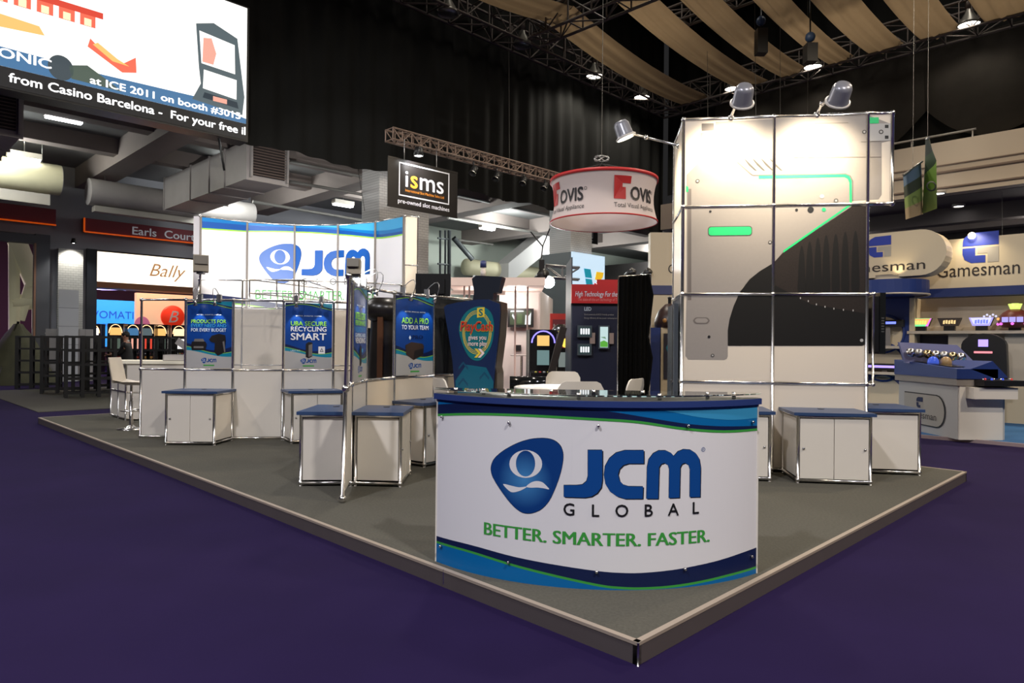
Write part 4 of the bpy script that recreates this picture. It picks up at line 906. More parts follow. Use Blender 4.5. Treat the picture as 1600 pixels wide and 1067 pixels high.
wb('stripe_green', w_g, [(u, v - .03) for u, v in w_g], PLIME, .004); wb('stripe_navy', w_n, w_g, PBLUE, .004); wb('stripe_azure', [(0, 1.985), (TOT, 1.985)], w_n, PMID, .003); wb('stripe_sky', [(w_l[0][0], 1.985), (TOT, 1.985)], w_l, PLIGHT, .005)
lw = fr01([(0, .20), (.2, .17), (.4, .10), (.6, .06), (.8, .10), (1, .22)]); wb('stripe_navy', lw, [(u, v - .13) for u, v in lw], PDEEP, .004); wb('stripe_lime', [(u, v - .13) for u, v in lw], [(u, v - .16) for u, v in lw], PLIME, .004)
put_logo(bw, wmap, 1.22, .70, 2.6 / 935, .004, .002, cw, sy=.88 / 335, glob=False)
for ch_, x in zip('GLOBAL', (654, 773, 890, 1010, 1120, 1220)): lay(bw, 'letter', lettering(ch_, 1.22 + (x - LX) * 2.6 / 935, .68, cap=.14, align='C'), PDGREY, wmap, .005, cw)
lay_words(bw, 'slogan_word', lettering('BETTER. SMARTER. FASTER.', 1.15, .34, width=2.9, cap=.2), PGREEN, wmap, .005, cw, .07)
dl = (WW[0] - V((-6.573, 14.185, 0))); e0 = WW[0] - dl.normalized() * .1; e1 = V((-1.96, 14.09, 0))
panel(bw, WW[5], e1, P, P + 3, WARMW, 'end_panel', gap=.01); panel(bw, WW[5], e1, P + 3, P + 4, WARMW, 'end_panel', gap=.01); post(bw, e1, P, P + 4); rail(bw, WW[5], e1, P + 3); rail(bw, WW[5], e1, P + 4); knot(bw, e1, P + 4); knot(bw, e1, P + 3)
e2 = WW[0] + V((-.12, -.05, 0)); panel(bw, e2, WW[0], P, P + 4, mat('grey_end', rgb(150, 146, 150), .5), 'end_panel', gap=.005)
# open chrome frame over the store room behind the posters
rf = thing('store_frame', 'open chrome tube frame standing behind the posters before the tall wall', 'frame', at(379, 600, 12))
fp = [at(x, 440, d) for x, d in ((312, 12.0), (379, 12.0), (467, 12.0), (560, 12.2), (627, 12.6))]
for i, p in enumerate(fp):
    post(rf, p, P, P + 2.48, r=.014); knot(rf, p, P + 2.48, .028); knot(rf, p, P + 2, .026); knot(rf, p, P + 1, .026)
    if i < 4:
        for z in (1, 2, 2.48): rail(rf, p, fp[i + 1], P + z, r=.012)
        panel(rf, p, fp[i + 1], P + .03, P + 2, WARMW)
l0, l1 = at(390, 452, 11.2), at(475, 452, 11.2); l2 = at(520, 460, 13.2)
for a, b in ((l0, l1), (l1, l2), (l0, l2)):
    for z in (2.2, 2.42): rail(rf, a, b, P + z, r=.011)
for a in (l0, l1, l2, l0.lerp(l1, .5)): post(rf, a, P + 1.95, P + 2.42, r=.011)
# ------------------------------------------------------------------ things seen behind the wing
tvb = thing('monitor', 'black monitor turned away, on a pole behind the add a pro poster', 'monitor', at(677, 470, 10.6) * 1 + V((0, 0, 0)))
c = at(677, 446, 10.6); part('housing', MB().box((c.x - .27, c.y - .03, c.z - .20), (c.x + .27, c.y + .03, c.z + .18)), BLACK, tvb); part('back_shell', MB().box((c.x - .18, c.y - .07, c.z - .13), (c.x + .18, c.y - .03, c.z + .1)), BLACK, tvb)
part('pole', MB().tube([(c.x, c.y + .05, P), (c.x, c.y + .05, c.z)], .03, 10), BLACK, tvb); part('base', MB().lathe([(0, 0), (.25, 0), (.25, .02), (.03, .04), (0, .04)], (c.x, c.y + .05, P), 20), BLACK, tvb)
LEATH = mat('black_leatherette', (.018, .015, .013), .3, var=.4, vscale=8); COPPER = mat('brown_gloss', rgb(92, 60, 40), .3)
kx = thing('covered_kiosk', 'black glossy kiosk with round mushroom head and brown centre strip behind the wing', 'kiosk', at(598, 600, 9.2))
c = at(598, 600, 9.2); k = .0086
part('body', MB().lathe([(.24, P - c.z), (.2, .3), (.17, .75), (.16, 1.02), (.2, 1.1)], (c.x, c.y, c.z), 20), LEATH, kx)
part('head', MB().lathe([(0, 1.16), (.16, 1.15), (.26, 1.06), (.28, .98), (.25, .9), (.16, .84), (.12, .80)], (c.x, c.y, c.z), 24), LEATH, kx)
part('strip', MB().box((c.x - .035, c.y - .235, c.z + .05), (c.x + .035, c.y - .16, c.z + .98)), COPPER, kx)
part('shroud', MB().box((c.x - .32, c.y + .1, P), (c.x + .28, c.y + .4, 1.72)), BLACK, kx)
# ------------------------------------------------------------------ big blue play kiosk
mkc = V((-.44, 8.55, P)); th = math.radians(12)
mk = thing('gaming_kiosk', 'large dark blue kiosk with oval play cash print and brown side', 'kiosk', mkc, -th)
KBL = mat('kiosk_navy', rgb(14, 36, 78), .35); KTE = mat('kiosk_teal', rgb(6, 92, 116), .35); KBR = mat('kiosk_brown', rgb(62, 54, 46), .4)
front = [(-.22, 0), (.22, 0), (.24, .83), (.265, 1.19), (.30, 1.52), (.318, 1.80), (.31, 1.90), (.17, 1.955), (0, 1.95), (-.22, 1.92), (-.36, 1.89), (-.40, 1.86), (-.336, 1.52), (-.28, 1.19), (-.25, .83)]
part('front_sheet', MB().extrude([V((x, -.06, z)) for x, z in front[::-1]], (0, -.04, 0)), KBL, mk, True)
part('body', MB().extrude([V((x, -.058, z)) for x, z in [(-.2, 0), (.28, 0), (.28, 1.05), (.262, 1.12), (.31, 1.52), (.325, 1.80), (.32, 1.93), (.15, 1.96), (-.22, 1.91), (-.36, 1.86), (-.3, 1.52), (-.25, 1.19)][::-1]], (0, .36, 0)), KBR, mk, True)
km = lambda u, v, l=0.: ROOTM[mk.name] @ V((u, -.10 - l, v))
KOV = mat('kiosk_oval', rgb(0, 108, 116), .4); KTD = mat('kiosk_teal_dark', rgb(8, 70, 100), .4)
lay(mk, 'teal_print', shape([(-.21, .02), (.21, .02), (.245, .95), (.15, 1.12), (-.1, 1.15), (-.24, .95)]), KTE, km, .002)
lay(mk, 'oval_print', shape(smooth([(-.20, 1.62), (-.11, 1.80), (.06, 1.87), (.20, 1.80), (.245, 1.62), (.21, 1.38), (.08, 1.21), (-.06, 1.24), (-.16, 1.42)], 5, True)), KOV, km, .003)
for r in (1., .93, .86): lay(mk, 'oval_ring', shape(ell(.03, 1.55, .185 * r, .27 * r, 40), ell(.03, 1.55, .178 * r, .263 * r, 40)), PYEL, km, .005)
lay(mk, 'dollar_tile', shape([(.03, 1.73), (.125, 1.74), (.125, 1.86), (.03, 1.85)]), PYEL, km, .007); lay(mk, 'lettering', lettering('S', .078, 1.755, cap=.08, bold=.04, align='C'), KOV, km, .008)
lay(mk, 'lettering', lettering('PlayCash', -.185, 1.565, width=.42, cap=.118, bold=.055, shear=.12), PYEL, km, .008); lay(mk, 'lettering', lettering('PlayCash', -.18, 1.57, width=.41, cap=.112, bold=.03, shear=.12), PRED, km, .013)
PKW = mat('print_blush', rgb(236, 214, 210), .4)
lay(mk, 'lettering', lettering('gives you', -.08, 1.46, width=.23, cap=.058, bold=.03), PKW, km, .008); lay(mk, 'lettering', lettering('more play', -.08, 1.385, width=.24, cap=.058, bold=.03), PKW, km, .008)
for i, x in enumerate((.0, .045)): lay(mk, 'arrow_print', shape([(x, 1.24), (x + .05, 1.295), (x, 1.35), (x + .035, 1.35), (x + .085, 1.295), (x + .035, 1.24)]), PYEL if i == 0 else PKW, km, .008)
for x, z in ((-.14, 1.12), (-.14, .92), (.13, 1.0), (.13, .8)): lay(mk, 'arrow_print', shape([(x - .06, z), (x, z + .07), (x + .06, z), (x + .06, z - .035), (x, z + .035), (x - .06, z - .035)]), KTD, km, .004)
hat = part('top_box', MB().extrude([V((-.06, .0, 1.93)), V((.20, .0, 1.93)), V((.21, .0, 2.04)), V((.27, .0, 2.05)), V((.32, .0, 2.24)), V((-.02, .0, 2.26)), V((-.07, .0, 2.22)), V((-.04, .0, 2.05))][::-1], (0, .2, 0)), mat('kiosk_hat', rgb(22, 28, 40), .35), mk, True)
part('candle', MB().lathe([(0, 2.25), (.035, 2.25), (.035, 2.33), (.028, 2.33), (.028, 2.42), (0, 2.42)], (.05, .1, 0), 14), mat('candle_white', rgb(222, 210, 196), .4), mk, True)
part('candle_cap', MB().lathe([(.02, 2.37), (.04, 2.37), (.04, 2.45), (0, 2.46)], (.05, .1, 0), 14), mat('candle_blue', rgb(60, 70, 120), .4), mk, True)
# ------------------------------------------------------------------ table and chairs
SHELL = mat('chair_white', rgb(226, 218, 206), .4)
tb = thing('meeting_table', 'round white meeting table among white chairs behind the counter', 'table', at(866, 700, 8.75).xy.to_3d() + V((0, 0, P)))
part('table_top', MB().lathe([(0, .83), (.5, .83), (.52, .845), (.52, .865), (.5, .875), (0, .875)], n=40), mat('table_white', rgb(238, 236, 232), .25), tb, True); part('column', MB().lathe([(.035, .03), (.035, .83)], n=16), CHROME, tb, True); part('foot', MB().lathe([(0, 0), (.28, 0), (.28, .012), (.05, .04), (0, .04)], n=28), CHROME, tb, True)
def make_chair():
    t = thing('meeting_chair', 'x', 'chair', (0, 0, P), group='white chairs round the meeting table')
    def sheet(f, th):
        g = [[V(f(i / 10 * 2 - 1, j / 8)) for i in range(11)] for j in range(9)]; mb = MB().quads(g); mb.quads([[p + V(th) for p in r][::-1] for r in g])
        e = [r[0] for r in g] + [p for p in g[-1]][1:] + [r[-1] for r in g[::-1]][1:] + [p for p in g[0][::-1]][1:-1]
        mb.quads([e + [e[0]], [p + V(th) for p in e] + [e[0] + V(th)]]); return mb
    rr = lambda s, t: s * (1 - .18 * max(0, (t - .8) / .2) ** 2)
    part('backrest', sheet(lambda s, t: (.255 * rr(s, t) * (1 - .08 * (1 - t)), -.21 - .10 * t - .03 * (1 - s * s), .5 + .52 * t - .02 * max(0, (abs(s) - .8) / .2) ** 2), (0, .018, 0)), SHELL, t, True)
    part('seat', sheet(lambda s, t: (.25 * s, -.21 + .46 * t, .45 + .03 * s * s + .02 * (1 - t) ** 2), (0, 0, -.018)), SHELL, t, True)
    part('shell_bend', MB().tube([(-.22, -.215, .47), (.22, -.215, .47)], .03, 8), SHELL, t, True)
    for sx in (-1, 1):
        for sy in (-1, 1): part('leg', MB().tube([(sx * .17, sy * .15, .44), (sx * .23, sy * .22, 0)], .011, 8), CHROME, t, True)
    part('under_frame', MB().tube([(-.17, -.15, .43), (.17, -.15, .43), (.17, .15, .43), (-.17, .15, .43), (-.17, -.15, .43)], .01, 6), CHROME, t, True)
    return t
ch0 = make_chair()
spots = [(902, 7.6, 0.05, 'white shell chair with its back to the counter, nearest of the group'), (878, 9.65, math.pi - .15, 'white shell chair on the far side of the round table'), (958, 8.2, 1.0, 'white shell chair at the right, beside the black curtain'), (726, 7.85, -1.15, 'white shell chair seen from its side before the blue kiosk')]
for i, (px, d, rz, lb) in enumerate(spots):
    loc = V(((px - 800) / F * d, d, P))
    if i == 0: ch0.location = loc; ch0.rotation_euler = (0, 0, rz); ch0['label'] = lb
    else: copy_tree(ch0, None, loc, rz, lb)
# white counter, bar stool and till at the far left of the platform
ic = thing('info_counter', 'white bar counter with chrome edges behind a bar stool at the far left', 'counter', V((-6.3, 12.3, P)))
foot = [V((-6.79, 12.1, 0)), V((-5.68, 12.2, 0)), V((-5.68, 12.8, 0)), V((-7.0, 12.85, 0)), V((-7.44, 12.77, 0))]
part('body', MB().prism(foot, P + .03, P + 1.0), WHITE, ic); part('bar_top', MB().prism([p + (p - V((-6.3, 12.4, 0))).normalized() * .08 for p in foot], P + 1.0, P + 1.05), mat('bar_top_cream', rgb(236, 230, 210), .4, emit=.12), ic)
for p in foot[:2] + foot[4:]: post(ic, p, P, P + 1, r=.02)
for a, b in ((foot[0], foot[1]), (foot[4], foot[0])):
    for z in (.03, .5): rail(ic, a, b, P + z)
h5 = foot[0].lerp(foot[4], .5); post(ic, h5, P, P + 1)
till = thing('till', 'pale grey till box with slanted lid on the bar counter', 'till', V((-6.05, 12.42, P + 1.05)))
part('box', MB().box((-6.25, 12.3, P + 1.05), (-5.75, 12.6, P + 1.16)), mat('till_grey', rgb(160, 156, 154), .5), till); part('lid', MB().box((-.22, -.015, 0), (.22, .015, .12), Matrix.Translation((-5.9, 12.4, P + 1.24)) @ Matrix.Rotation(.6, 4, 'Y')), MATS['till_grey'], till); part('drawer', MB().box((-6.22, 12.285, P + 1.06), (-5.78, 12.3, P + 1.15)), mat('till_light', rgb(186, 182, 180), .5), till)
stl = thing('bar_stool', 'white shell bar stool with chrome foot ring and round base', 'stool', V((-6.03, 10.9, P)))
part('base', MB().lathe([(0, 0), (.2, 0), (.2, .012), (.07, .035), (.035, .07), (0, .07)], n=28), CHROME, stl, True); part('column', MB().lathe([(.03, .05), (.03, .45), (.02, .45), (.02, .72)], n=14), CHROME, stl, True)
part('foot_ring', MB().tube([(.15 * math.cos(k * .3142), .15 * math.sin(k * .3142), .3) for k in range(21)], .011, 8), CHROME, stl, True); part('ring_bar', MB().tube([(-.15, 0, .3), (.15, 0, .3)], .011, 6), CHROME, stl, True)
part('seat', MB().quads([[V((-.2 + .42 * i / 8, -.19 + .38 * j / 6, .72 + .04 * (abs(j - 3) / 3) ** 2 + .03 * max(0, (3 - i) / 3))) for j in range(7)] for i in range(9)]).quads([[V((-.2 + .42 * i / 8, -.19 + .38 * j / 6, .70 + .04 * (abs(j - 3) / 3) ** 2 + .03 * max(0, (3 - i) / 3))) for j in range(7)][::-1] for i in range(9)]), SHELL, stl, True)
part('backrest', MB().quads([[V((-.2 - .08 * i / 8, (-.19 + .38 * j / 6) * (1 - .15 * (i / 8) ** 3), .74 + .40 * i / 8)) for j in range(7)] for i in range(9)]).quads([[V((-.185 - .08 * i / 8, (-.19 + .38 * j / 6) * (1 - .15 * (i / 8) ** 3), .74 + .40 * i / 8)) for j in range(7)][::-1] for i in range(9)]), SHELL, stl, True)
# ------------------------------------------------------------------ big LED screen
LB = 17.5
led = thing('led_screen', 'huge lit video screen hanging at upper left with scrolling white text', 'screen', hall(6, LB, 6.7))
s0, s1 = hall(.5, LB), hall(7.72, LB)
part('cabinet', MB().prism([s0, s1, s1 + hall(0, .5), s0 + hall(0, .5)], 6.7, 10.2), BLACK, led)
lm = lambda u, v, l=0.: hall(7.66 - u, LB - .01 - l, 6.74 + v)          # u runs from the right edge to the left, v up
LE = lambda n, c, e: mat('led_' + n, (.02, .02, .02), .6, emit=e, ecol=c)
def lr(x0, y0, x1, y1): return [(x0, y0), (x1, y0), (x1, y1), (x0, y1)]
def llay(name, pts, m, l): lay(led, name, shape(pts), m, lm, l)
llay('screen_image', lr(0, .42, 7.1, 3.42), LE('white', (1, .98, .93), 1.5), .002)
llay('ticker_strip', lr(0, 0, 7.1, .42), LE('black', (.01, .01, .012), .5), .002)
llay('screen_image', [(0, .42), (7.1, .42), (7.1, .85), (4.3, .80), (3.4, .76), (1.3, .80), (.9, .70), (0, .55)], LE('blue', rgb(70, 120, 165), 1.0), .004)
llay('screen_image', [(2.9, .48), (3.9, .5), (3.95, .78), (3.6, .88), (3.2, .66)], LE('olive', rgb(84, 100, 88), .9), .006)
llay('screen_image', [(2.6, 1.0), (2.9, .92), (3.6, 1.3), (3.55, 1.5), (3.2, 1.2), (2.9, 1.12), (2.62, 1.35)], LE('coral', rgb(250, 110, 84), 1.1), .004); llay('screen_image', [(2.75, 1.1), (3.1, 1.12), (3.5, 1.38), (3.4, 1.45), (3.0, 1.2)], LE('amber', rgb(255, 190, 110), 1.2), .006)
for x0 in (3.45, 3.85, 4.25, 4.65, 5.05, 5.5): llay('screen_image', lr(x0, 1.75, x0 + .3, 2.0), LE('coral', (0, 0, 0), 0), .004); llay('screen_image', lr(x0 + .08, 1.76, x0 + .22, 1.92), LE('cream', rgb(255, 226, 180), 1.4), .006)
llay('screen_image', lr(3.3, 2.0, 7.0, 2.14), LE('red', rgb(220, 70, 50), 1.1), .004); llay('screen_image', [(4.4, 1.28), (5.4, 1.2), (5.4, 1.5), (4.5, 1.45)], LE('amber', (0, 0, 0), 0), .004)
llay('screen_image', ell(4.1, .68, .24, .27), LE('slate', rgb(70, 84, 92), .8), .006)
# picture of a machine at the right of the screen
llay('machine_image', [(.10, .62), (1.35, .72), (1.15, 1.15), (1.2, 1.55), (1.28, 2.6), (.85, 2.75), (.25, 2.55), (.12, 1.6), (.05, 1.1)], LE('grey', rgb(96, 112, 118), .8), .005)
llay('machine_image', [(.30, 1.62), (1.14, 1.66), (1.2, 2.45), (.32, 2.36)], LE('white', (0, 0, 0), 0), .008); llay('machine_image', [(.85, 1.7), (1.12, 1.7), (1.1, 2.3), (.9, 2.35), (.78, 2.0)], LE('blush', rgb(240, 170, 150), 1.1), .01)
llay('machine_image', [(.26, .98), (1.1, 1.05), (1.08, 1.52), (.26, 1.48)], LE('white', (0, 0, 0), 0), .008); llay('machine_image', [(.2, .76), (1.1, .82), (1.06, .96), (.24, .92)], LE('navy', rgb(40, 60, 74), .7), .008); llay('machine_image', lr(.5, .80, .85, .92), LE('blush', (0, 0, 0), 0), .01)
rlm = lambda off: (lambda u, v, l=0.: lm(off - u, v, l))       # lettering reads left to right
tx = LE('text', (1, 1, 1), 1.8)
lay_words(led, 'ticker_word', lettering('from Casino Barcelona -  For your free i', 0, .13, width=4.95, cap=.185, bold=.03), tx, rlm(5.02), .006, None, .05); lay(led, 'ticker_word', lettering('l', 0, .13, cap=.2, bold=.03), tx, rlm(.05), .006)
lay_words(led, 'caption_word', lettering('at ICE 2011 on booth #3015', 0, .50, width=3.4, cap=.16, bold=.035), tx, rlm(3.55), .011, None, .05); lay(led, 'caption_word', lettering('RONIC', 0, .60, width=1.15, cap=.19, bold=.03), tx, rlm(5.42), .011)
part('hanging_strap', MB().tube([hall(7.05, 17.7, 6.7), hall(7.2, 17.7, 5.9)], .03, 6), BLACK, led)
area('screen_glow', hall(4, LB - .3, 8.4), 160, 5.5, (1, .97, .95), target=hall(4, 0, 3), shape='RECTANGLE', size_y=2.6)
# ------------------------------------------------------------------ isms banner with its truss
BT = 15.2
t0, t1 = onb(608, 219, BT), onb(880, 282, BT); t1.z = t0.z
truss('banner_truss', t0, t1, .34, .3, 'slim tan truss carrying the black isms banner and small spots', None, .3, .028, mat('tan_truss', rgb(132, 112, 100), .5, .3))
def banner(px0, px1, b, ytop, ybot, label, hang):
    q0, q1 = onb(px0, ytop, b), onb(px1, ytop, b); zt = q0.z; zb = onb(px0, ybot, b).z
    t = thing('hanging_banner', label, 'banner', ((q0 + q1) / 2).xy.to_3d() + V((0, 0, zb)), group='black isms banners')
    w = (q1 - q0).xy.length; h = zt - zb; back = hall(0, .9)
    a0, a1 = V((q0.x, q0.y, 0)), V((q1.x, q1.y, 0)); m = mat('banner_vinyl', rgb(30, 27, 26), .3)
    part('sheet', MB().slab(a0, a1, .02, zb, zt), m, t)
    for k in (0, 1): part('hem', MB().slab(a0, a1, .035, (zb, zt - .05)[k], (zb + .05, zt)[k]), m, t)
    for f in (.22, .68): part('hanger', MB().tube([a0.lerp(a1, f) + V((0, 0, zt)), a0.lerp(a1, f) + V((0, 0, hang))], .012, 6), STEEL, t)
    fm = flat(a0, a1, zb, .012)
    wh = mat('banner_white', rgb(225, 225, 232), .4)
    x0, x1, y0, y1 = w * .145, w * .87, h * .255, h * .93
    lay(t, 'printed_border', shape([(x0, y0), (x1, y0), (x1, y1), (x0, y1)], [(x0 + .035, y0 + .035), (x1 - .035, y0 + .035), (x1 - .035, y1 - .035), (x0 + .035, y1 - .035)]), wh, fm, .004)
    lay(t, 'lettering', lettering('i', w * .235, h * .46, width=w * .035, cap=h * .33, bold=.01), wh, fm, .004); lay(t, 'lettering', lettering('s', w * .305, h * .46, width=w * .1, cap=h * .36, bold=.02), PORANGE, fm, .004)
    lay(t, 'lettering', lettering('ms', w * .435, h * .46, width=w * .35, cap=h * .36, bold=.012), wh, fm, .004)
    lay(t, 'lettering', lettering('International Slot Machine Sales Ltd', w * .235, h * .36, width=w * .555, cap=h * .055), PORANGE, fm, .004); lay_words(t, 'lettering', lettering('pre-owned slot machines', w * .135, h * .11, width=w * .74, cap=h * .085, bold=.02), wh, fm, .004, None, .03)
    return t, zt
bn_, zt = banner(606, 715, 15.0, 243, 322, 'black isms banner lit from above, hanging left of the drum sign', t0.z + .05)
p = onb(654, 243, 14.6)
bs = thing('banner_spot', 'small black spot shining down on the isms banner', 'lamp', p, group='spots on the banner truss'); part('can', MB().lathe([(0, .22), (.1, .22), (.12, .1), (.13, -.02), (.11, -.02), (.1, .1)], p, 16), BLACK, bs); part('lens', MB().lathe([(0, 0), (.11, 0), (.11, .01)], p, 16), mat('spot_lens', (1, 1, 1), .3, emit=25), bs); part('yoke', MB().tube([p + V((0, 0, .2)), onb(660, 232, 15.2)], .025, 6), BLACK, bs)
spot('banner_light', p - V((0, 0, .03)), onb(650, 270, 15.0), 160, (.95, .97, 1), 110, .8, .05)
for k, (px, py) in enumerate(((740, 267), (776, 276), (818, 283), (851, 291))):
    p = onb(px, py, 15.05); nn = ['first', 'second', 'third', 'fourth'][k]
    s_ = thing('truss_spot', 'small black spot on the tan truss, %s from the isms banner' % nn, 'lamp', p, group='spots on the banner truss')
    part('can', MB().lathe([(0, .16), (.09, .15), (.11, -.12), (.09, -.12), (.08, .1)], p, 14, axis=(.3, .5, .8)), BLACK, s_); part('rim', MB().lathe([(.11, -.125), (.115, -.1), (.1, -.12)], p, 14, axis=(.3, .5, .8)), CHROME, s_); part('clamp', MB().tube([p + V((0, 0, .1)), V((p.x, p.y, t0.z + .08))], .03, 6), BLACK, s_)
banner(872, 934, 21, 338, 371, 'second black isms banner half hidden below the drum sign', 7.99)
# ------------------------------------------------------------------ drum sign
dc = at(943, 318, 15.4); DR = 1.19
dm = thing('drum_sign', 'round white fabric drum sign with red rims hanging from one cable', 'sign', dc - V((0, 0, .62)))
FAB = mat('drum_fabric', rgb(216, 202, 200), .7, emit=.06)
prof = [(DR - .09 * math.sin(math.pi * i / 12), -.44 + .95 * i / 12) for i in range(13)]
part('fabric', MB().lathe(prof + [(r - .015, z) for r, z in prof[::-1]], dc, 64), FAB, dm)
RIM = mat('drum_red', rgb(196, 40, 44), .5)
for z, nm_ in ((.5, 'top_rim'), (-.44, 'bottom_rim')): part(nm_, MB().lathe([(DR - .005, z - .05), (DR + .012, z - .05), (DR + .012, z + .02), (DR - .005, z + .02)] if z > 0 else [(DR - .005, z - .015), (DR + .012, z - .015), (DR + .012, z + .015), (DR - .005, z + .015)], dc, 64), RIM, dm)
def drm(c0): return lambda u, v, l=0.: V((dc.x + (DR - .09 * math.sin(math.pi * (v + .44) / .95) + .004 + l) * math.sin(c0 + u / DR), dc.y - (DR - .09 * math.sin(math.pi * (v + .44) / .95) + .004 + l) * math.cos(c0 + u / DR), dc.z + v))
dcut = [-1.2 + i * .06 for i in range(50)]
INK = mat('drum_ink', rgb(40, 38, 42), .5)
for c0 in (.06, -1.46, 2.2):
    fm = drm(c0)
    lay(dm, 'emblem', shape([(0, -.12), (.28, -.12), (.28, .13), (.20, .13), (.20, .21), (.40, .21), (.40, .36), (0, .36)]), RIM, fm, .004, dcut)
    lay(dm, 'lettering', lettering('OVIS', .40, -.12, width=.72, cap=.27, bold=.045), INK, fm, .006, dcut)
    lay(dm, 'lettering', lettering('Total Visual Appliance', 0, -.30, width=1.15, cap=.10), INK, fm, .004, dcut)
    lay(dm, 'registered_mark', shape(ell(1.17, .12, .035, n=14), ell(1.17, .12, .025, n=14)), INK, fm, .004)
ap = at(940, 256, 15.4)
for k in range(4): a = k * math.pi / 2 + .4; part('bridle', MB().tube([ap, dc + V((DR * math.cos(a), DR * math.sin(a), .5))], .008, 5), mat('dark_wire', (.04, .04, .04), .5), dm)
part('cable', MB().tube([ap, V((ap.x, ap.y, 16.9))], .006, 6), mat('dull_wire', (0, 0, 0)), dm); part('cable_coil', MB().tube([ap + V((.15 * math.cos(k * .45) * (1 + .1 * math.sin(k)), .03 * math.sin(k * 1.3), .12 + .06 * math.sin(k * .45 * (1 if k < 15 else 2)))) for k in range(29)], .014, 6), STEEL, dm)
# ------------------------------------------------------------------ booths in the middle distance
BWH = mat('booth_white', rgb(222, 212, 208), .6)
wbt = thing('white_booth', 'white booth with pale canopy, thin poles and a wall television', 'booth', at(770, 600, 17).xy.to_3d())
w0, w1 = at(700, 500, 17.6), at(842, 500, 17.4)
part('back_panel', MB().slab((at(780, 500, 17.5).x, 17.5), (w1.x, 17.5), .06, 0, 2.95), BWH, wbt)
part('back_panel', MB().slab((w1.x, 17.5), (at(862, 500, 21).x, 21), .06, 0, 2.9), BWH, wbt)
part('canopy', MB().prism([(at(703, 440, 16).x, 15.6), (at(850, 440, 16).x, 15.4), (at(850, 440, 16).x, 17.4), (at(703, 440, 16).x, 17.5)], 2.84, 3.02), mat('canopy_pink', rgb(234, 208, 196), .5, emit=.25), wbt)
part('canopy_beam', MB().prism([(at(703, 440, 16).x, 15.9), (at(790, 440, 16).x, 15.9), (at(790, 440, 16).x, 16.0), (at(703, 440, 16).x, 16.0)], 2.66, 2.75), MATS['canopy_pink'], wbt)
for px in (725, 733, 805, 824): q = at(px, 500, 15.8); part('pole', MB().tube([(q.x, q.y, 0), (q.x, q.y, 2.84)], .02, 8), mat('pole_pink', rgb(222, 190, 182), .4), wbt)
tvw = thing('wall_television', 'wide lit television on the white booth wall behind the poles', 'television', at(812, 512, 17.3)); a, b = at(793, 511, 17.3), at(834, 482, 17.3)
part('bezel', MB().box((a.x, 17.28, a.z), (b.x, 17.4, b.z)), BLACK, tvw)
scr = lambda n, c, e=1.: mat('scr_' + n, (.02, .02, .02), .3, emit=e, ecol=c)
part('screen', MB().box((a.x + .06, 17.27, a.z + .06), (b.x - .06, 17.28, b.z - .06)), scr('dark', rgb(60, 76, 48)), tvw)
tvm = lambda u, v, l=0.: V((a.x + u, 17.268 - l, a.z + v)); W_, H_ = b.x - a.x, b.z - a.z
for pts, m in (([(.1, .8), (.62, .82), (.6, .88), (.12, .88)], 'w'), ([(.66, .14), (.88, .14), (.9, .8), (.8, .6), (.68, .66)], 'w'), ([(.16, .6), (.28, .34), (.3, .44), (.2, .72)], 'w'), ([(.36, .2), (.55, .2), (.56, .7), (.38, .72)], 'g')): lay(tvw, 'picture', shape([(x * W_, y * H_) for x, y in pts]), scr('white', (.9, .92, .95), 1.1) if m == 'w' else scr('green', rgb(80, 104, 60)), tvm, .003)
card = solo('notice', MB().box((at(812, 0, 17.4).x - .06, 17.4, at(812, 548, 17.4).z), (at(812, 0, 17.4).x + .12, 17.44, at(812, 539, 17.4).z)), BLACK, 'small black notice on the white booth wall under the television', 'notice')
gt = thing('high_table', 'small white high table beside the dark slot machines', 'table', at(812, 700, 16.2).xy.to_3d()); c = at(815, 556, 16.2)
part('top', MB().lathe([(0, c.z), (.26, c.z), (.26, c.z + .03), (0, c.z + .03)], (c.x, c.y, 0), 24), BWH, gt); part('column', MB().lathe([(.03, 0), (.03, c.z)], (c.x, c.y, 0), 10), CHROME, gt); part('base', MB().lathe([(0, 0), (.2, 0), (.2, .02), (0, .03)], (c.x, c.y, 0), 18), CHROME, gt)
# slot machines
def slot_machine(loc, rz, label, top, scrn, belly, glow, w=.62, h=1.75, group='slot machines in the middle distance', f=.36):
    t = thing('slot_machine', label, 'slot machine', loc, rz, group)
    part('cabinet', MB().box((-w / 2, -.25, 0), (w / 2, .3, h * .98)), mat('slot_black', (.014, .013, .014), .25), t, True)
    part('console', MB().extrude([V((-w / 2, -.25, h * .42)), V((-w / 2, -.5, h * .40)), V((-w / 2, -.5, h * .36)), V((-w / 2, -.25, h * .3))], (w, 0, 0)), MATS['slot_black'], t, True)
    part('trim', MB().box((-w / 2 - .015, -.28, .05), (-w / 2, -.2, h * .96)), CHROME, t, True); part('trim', MB().box((w / 2, -.28, .05), (w / 2 + .015, -.2, h * .96)), CHROME, t, True)
    part('top_screen', MB().box((-w * f, -.27, h * .76), (w * f, -.25, h * .90)), top, t, True); part('reel_screen', MB().box((-w * f, -.27, h * .5), (w * f, -.25, h * .70)), scrn, t, True); part('belly_panel', MB().box((-w * .36, -.27, h * .1), (w * .36, -.25, h * .28)), belly, t, True)
    part('lamp_arch', MB().tube([(w * .42 * math.cos(k * math.pi / 10), -.27, h * .8 + h * .16 * math.sin(k * math.pi / 10)) for k in range(11)], .015, 6), glow, t, True)
    for k in range(5): part('button', MB().lathe([(0, 0), (.025, 0), (.025, .015), (0, .02)], (-w * .3 + k * w * .15, -.42, h * .407), 10), mat('button_%d' % (k % 3), [(.6, .5, .1), (.5, .05, .05), (.5, .5, .5)][k % 3], .4, emit=.3), t, True)
    return t
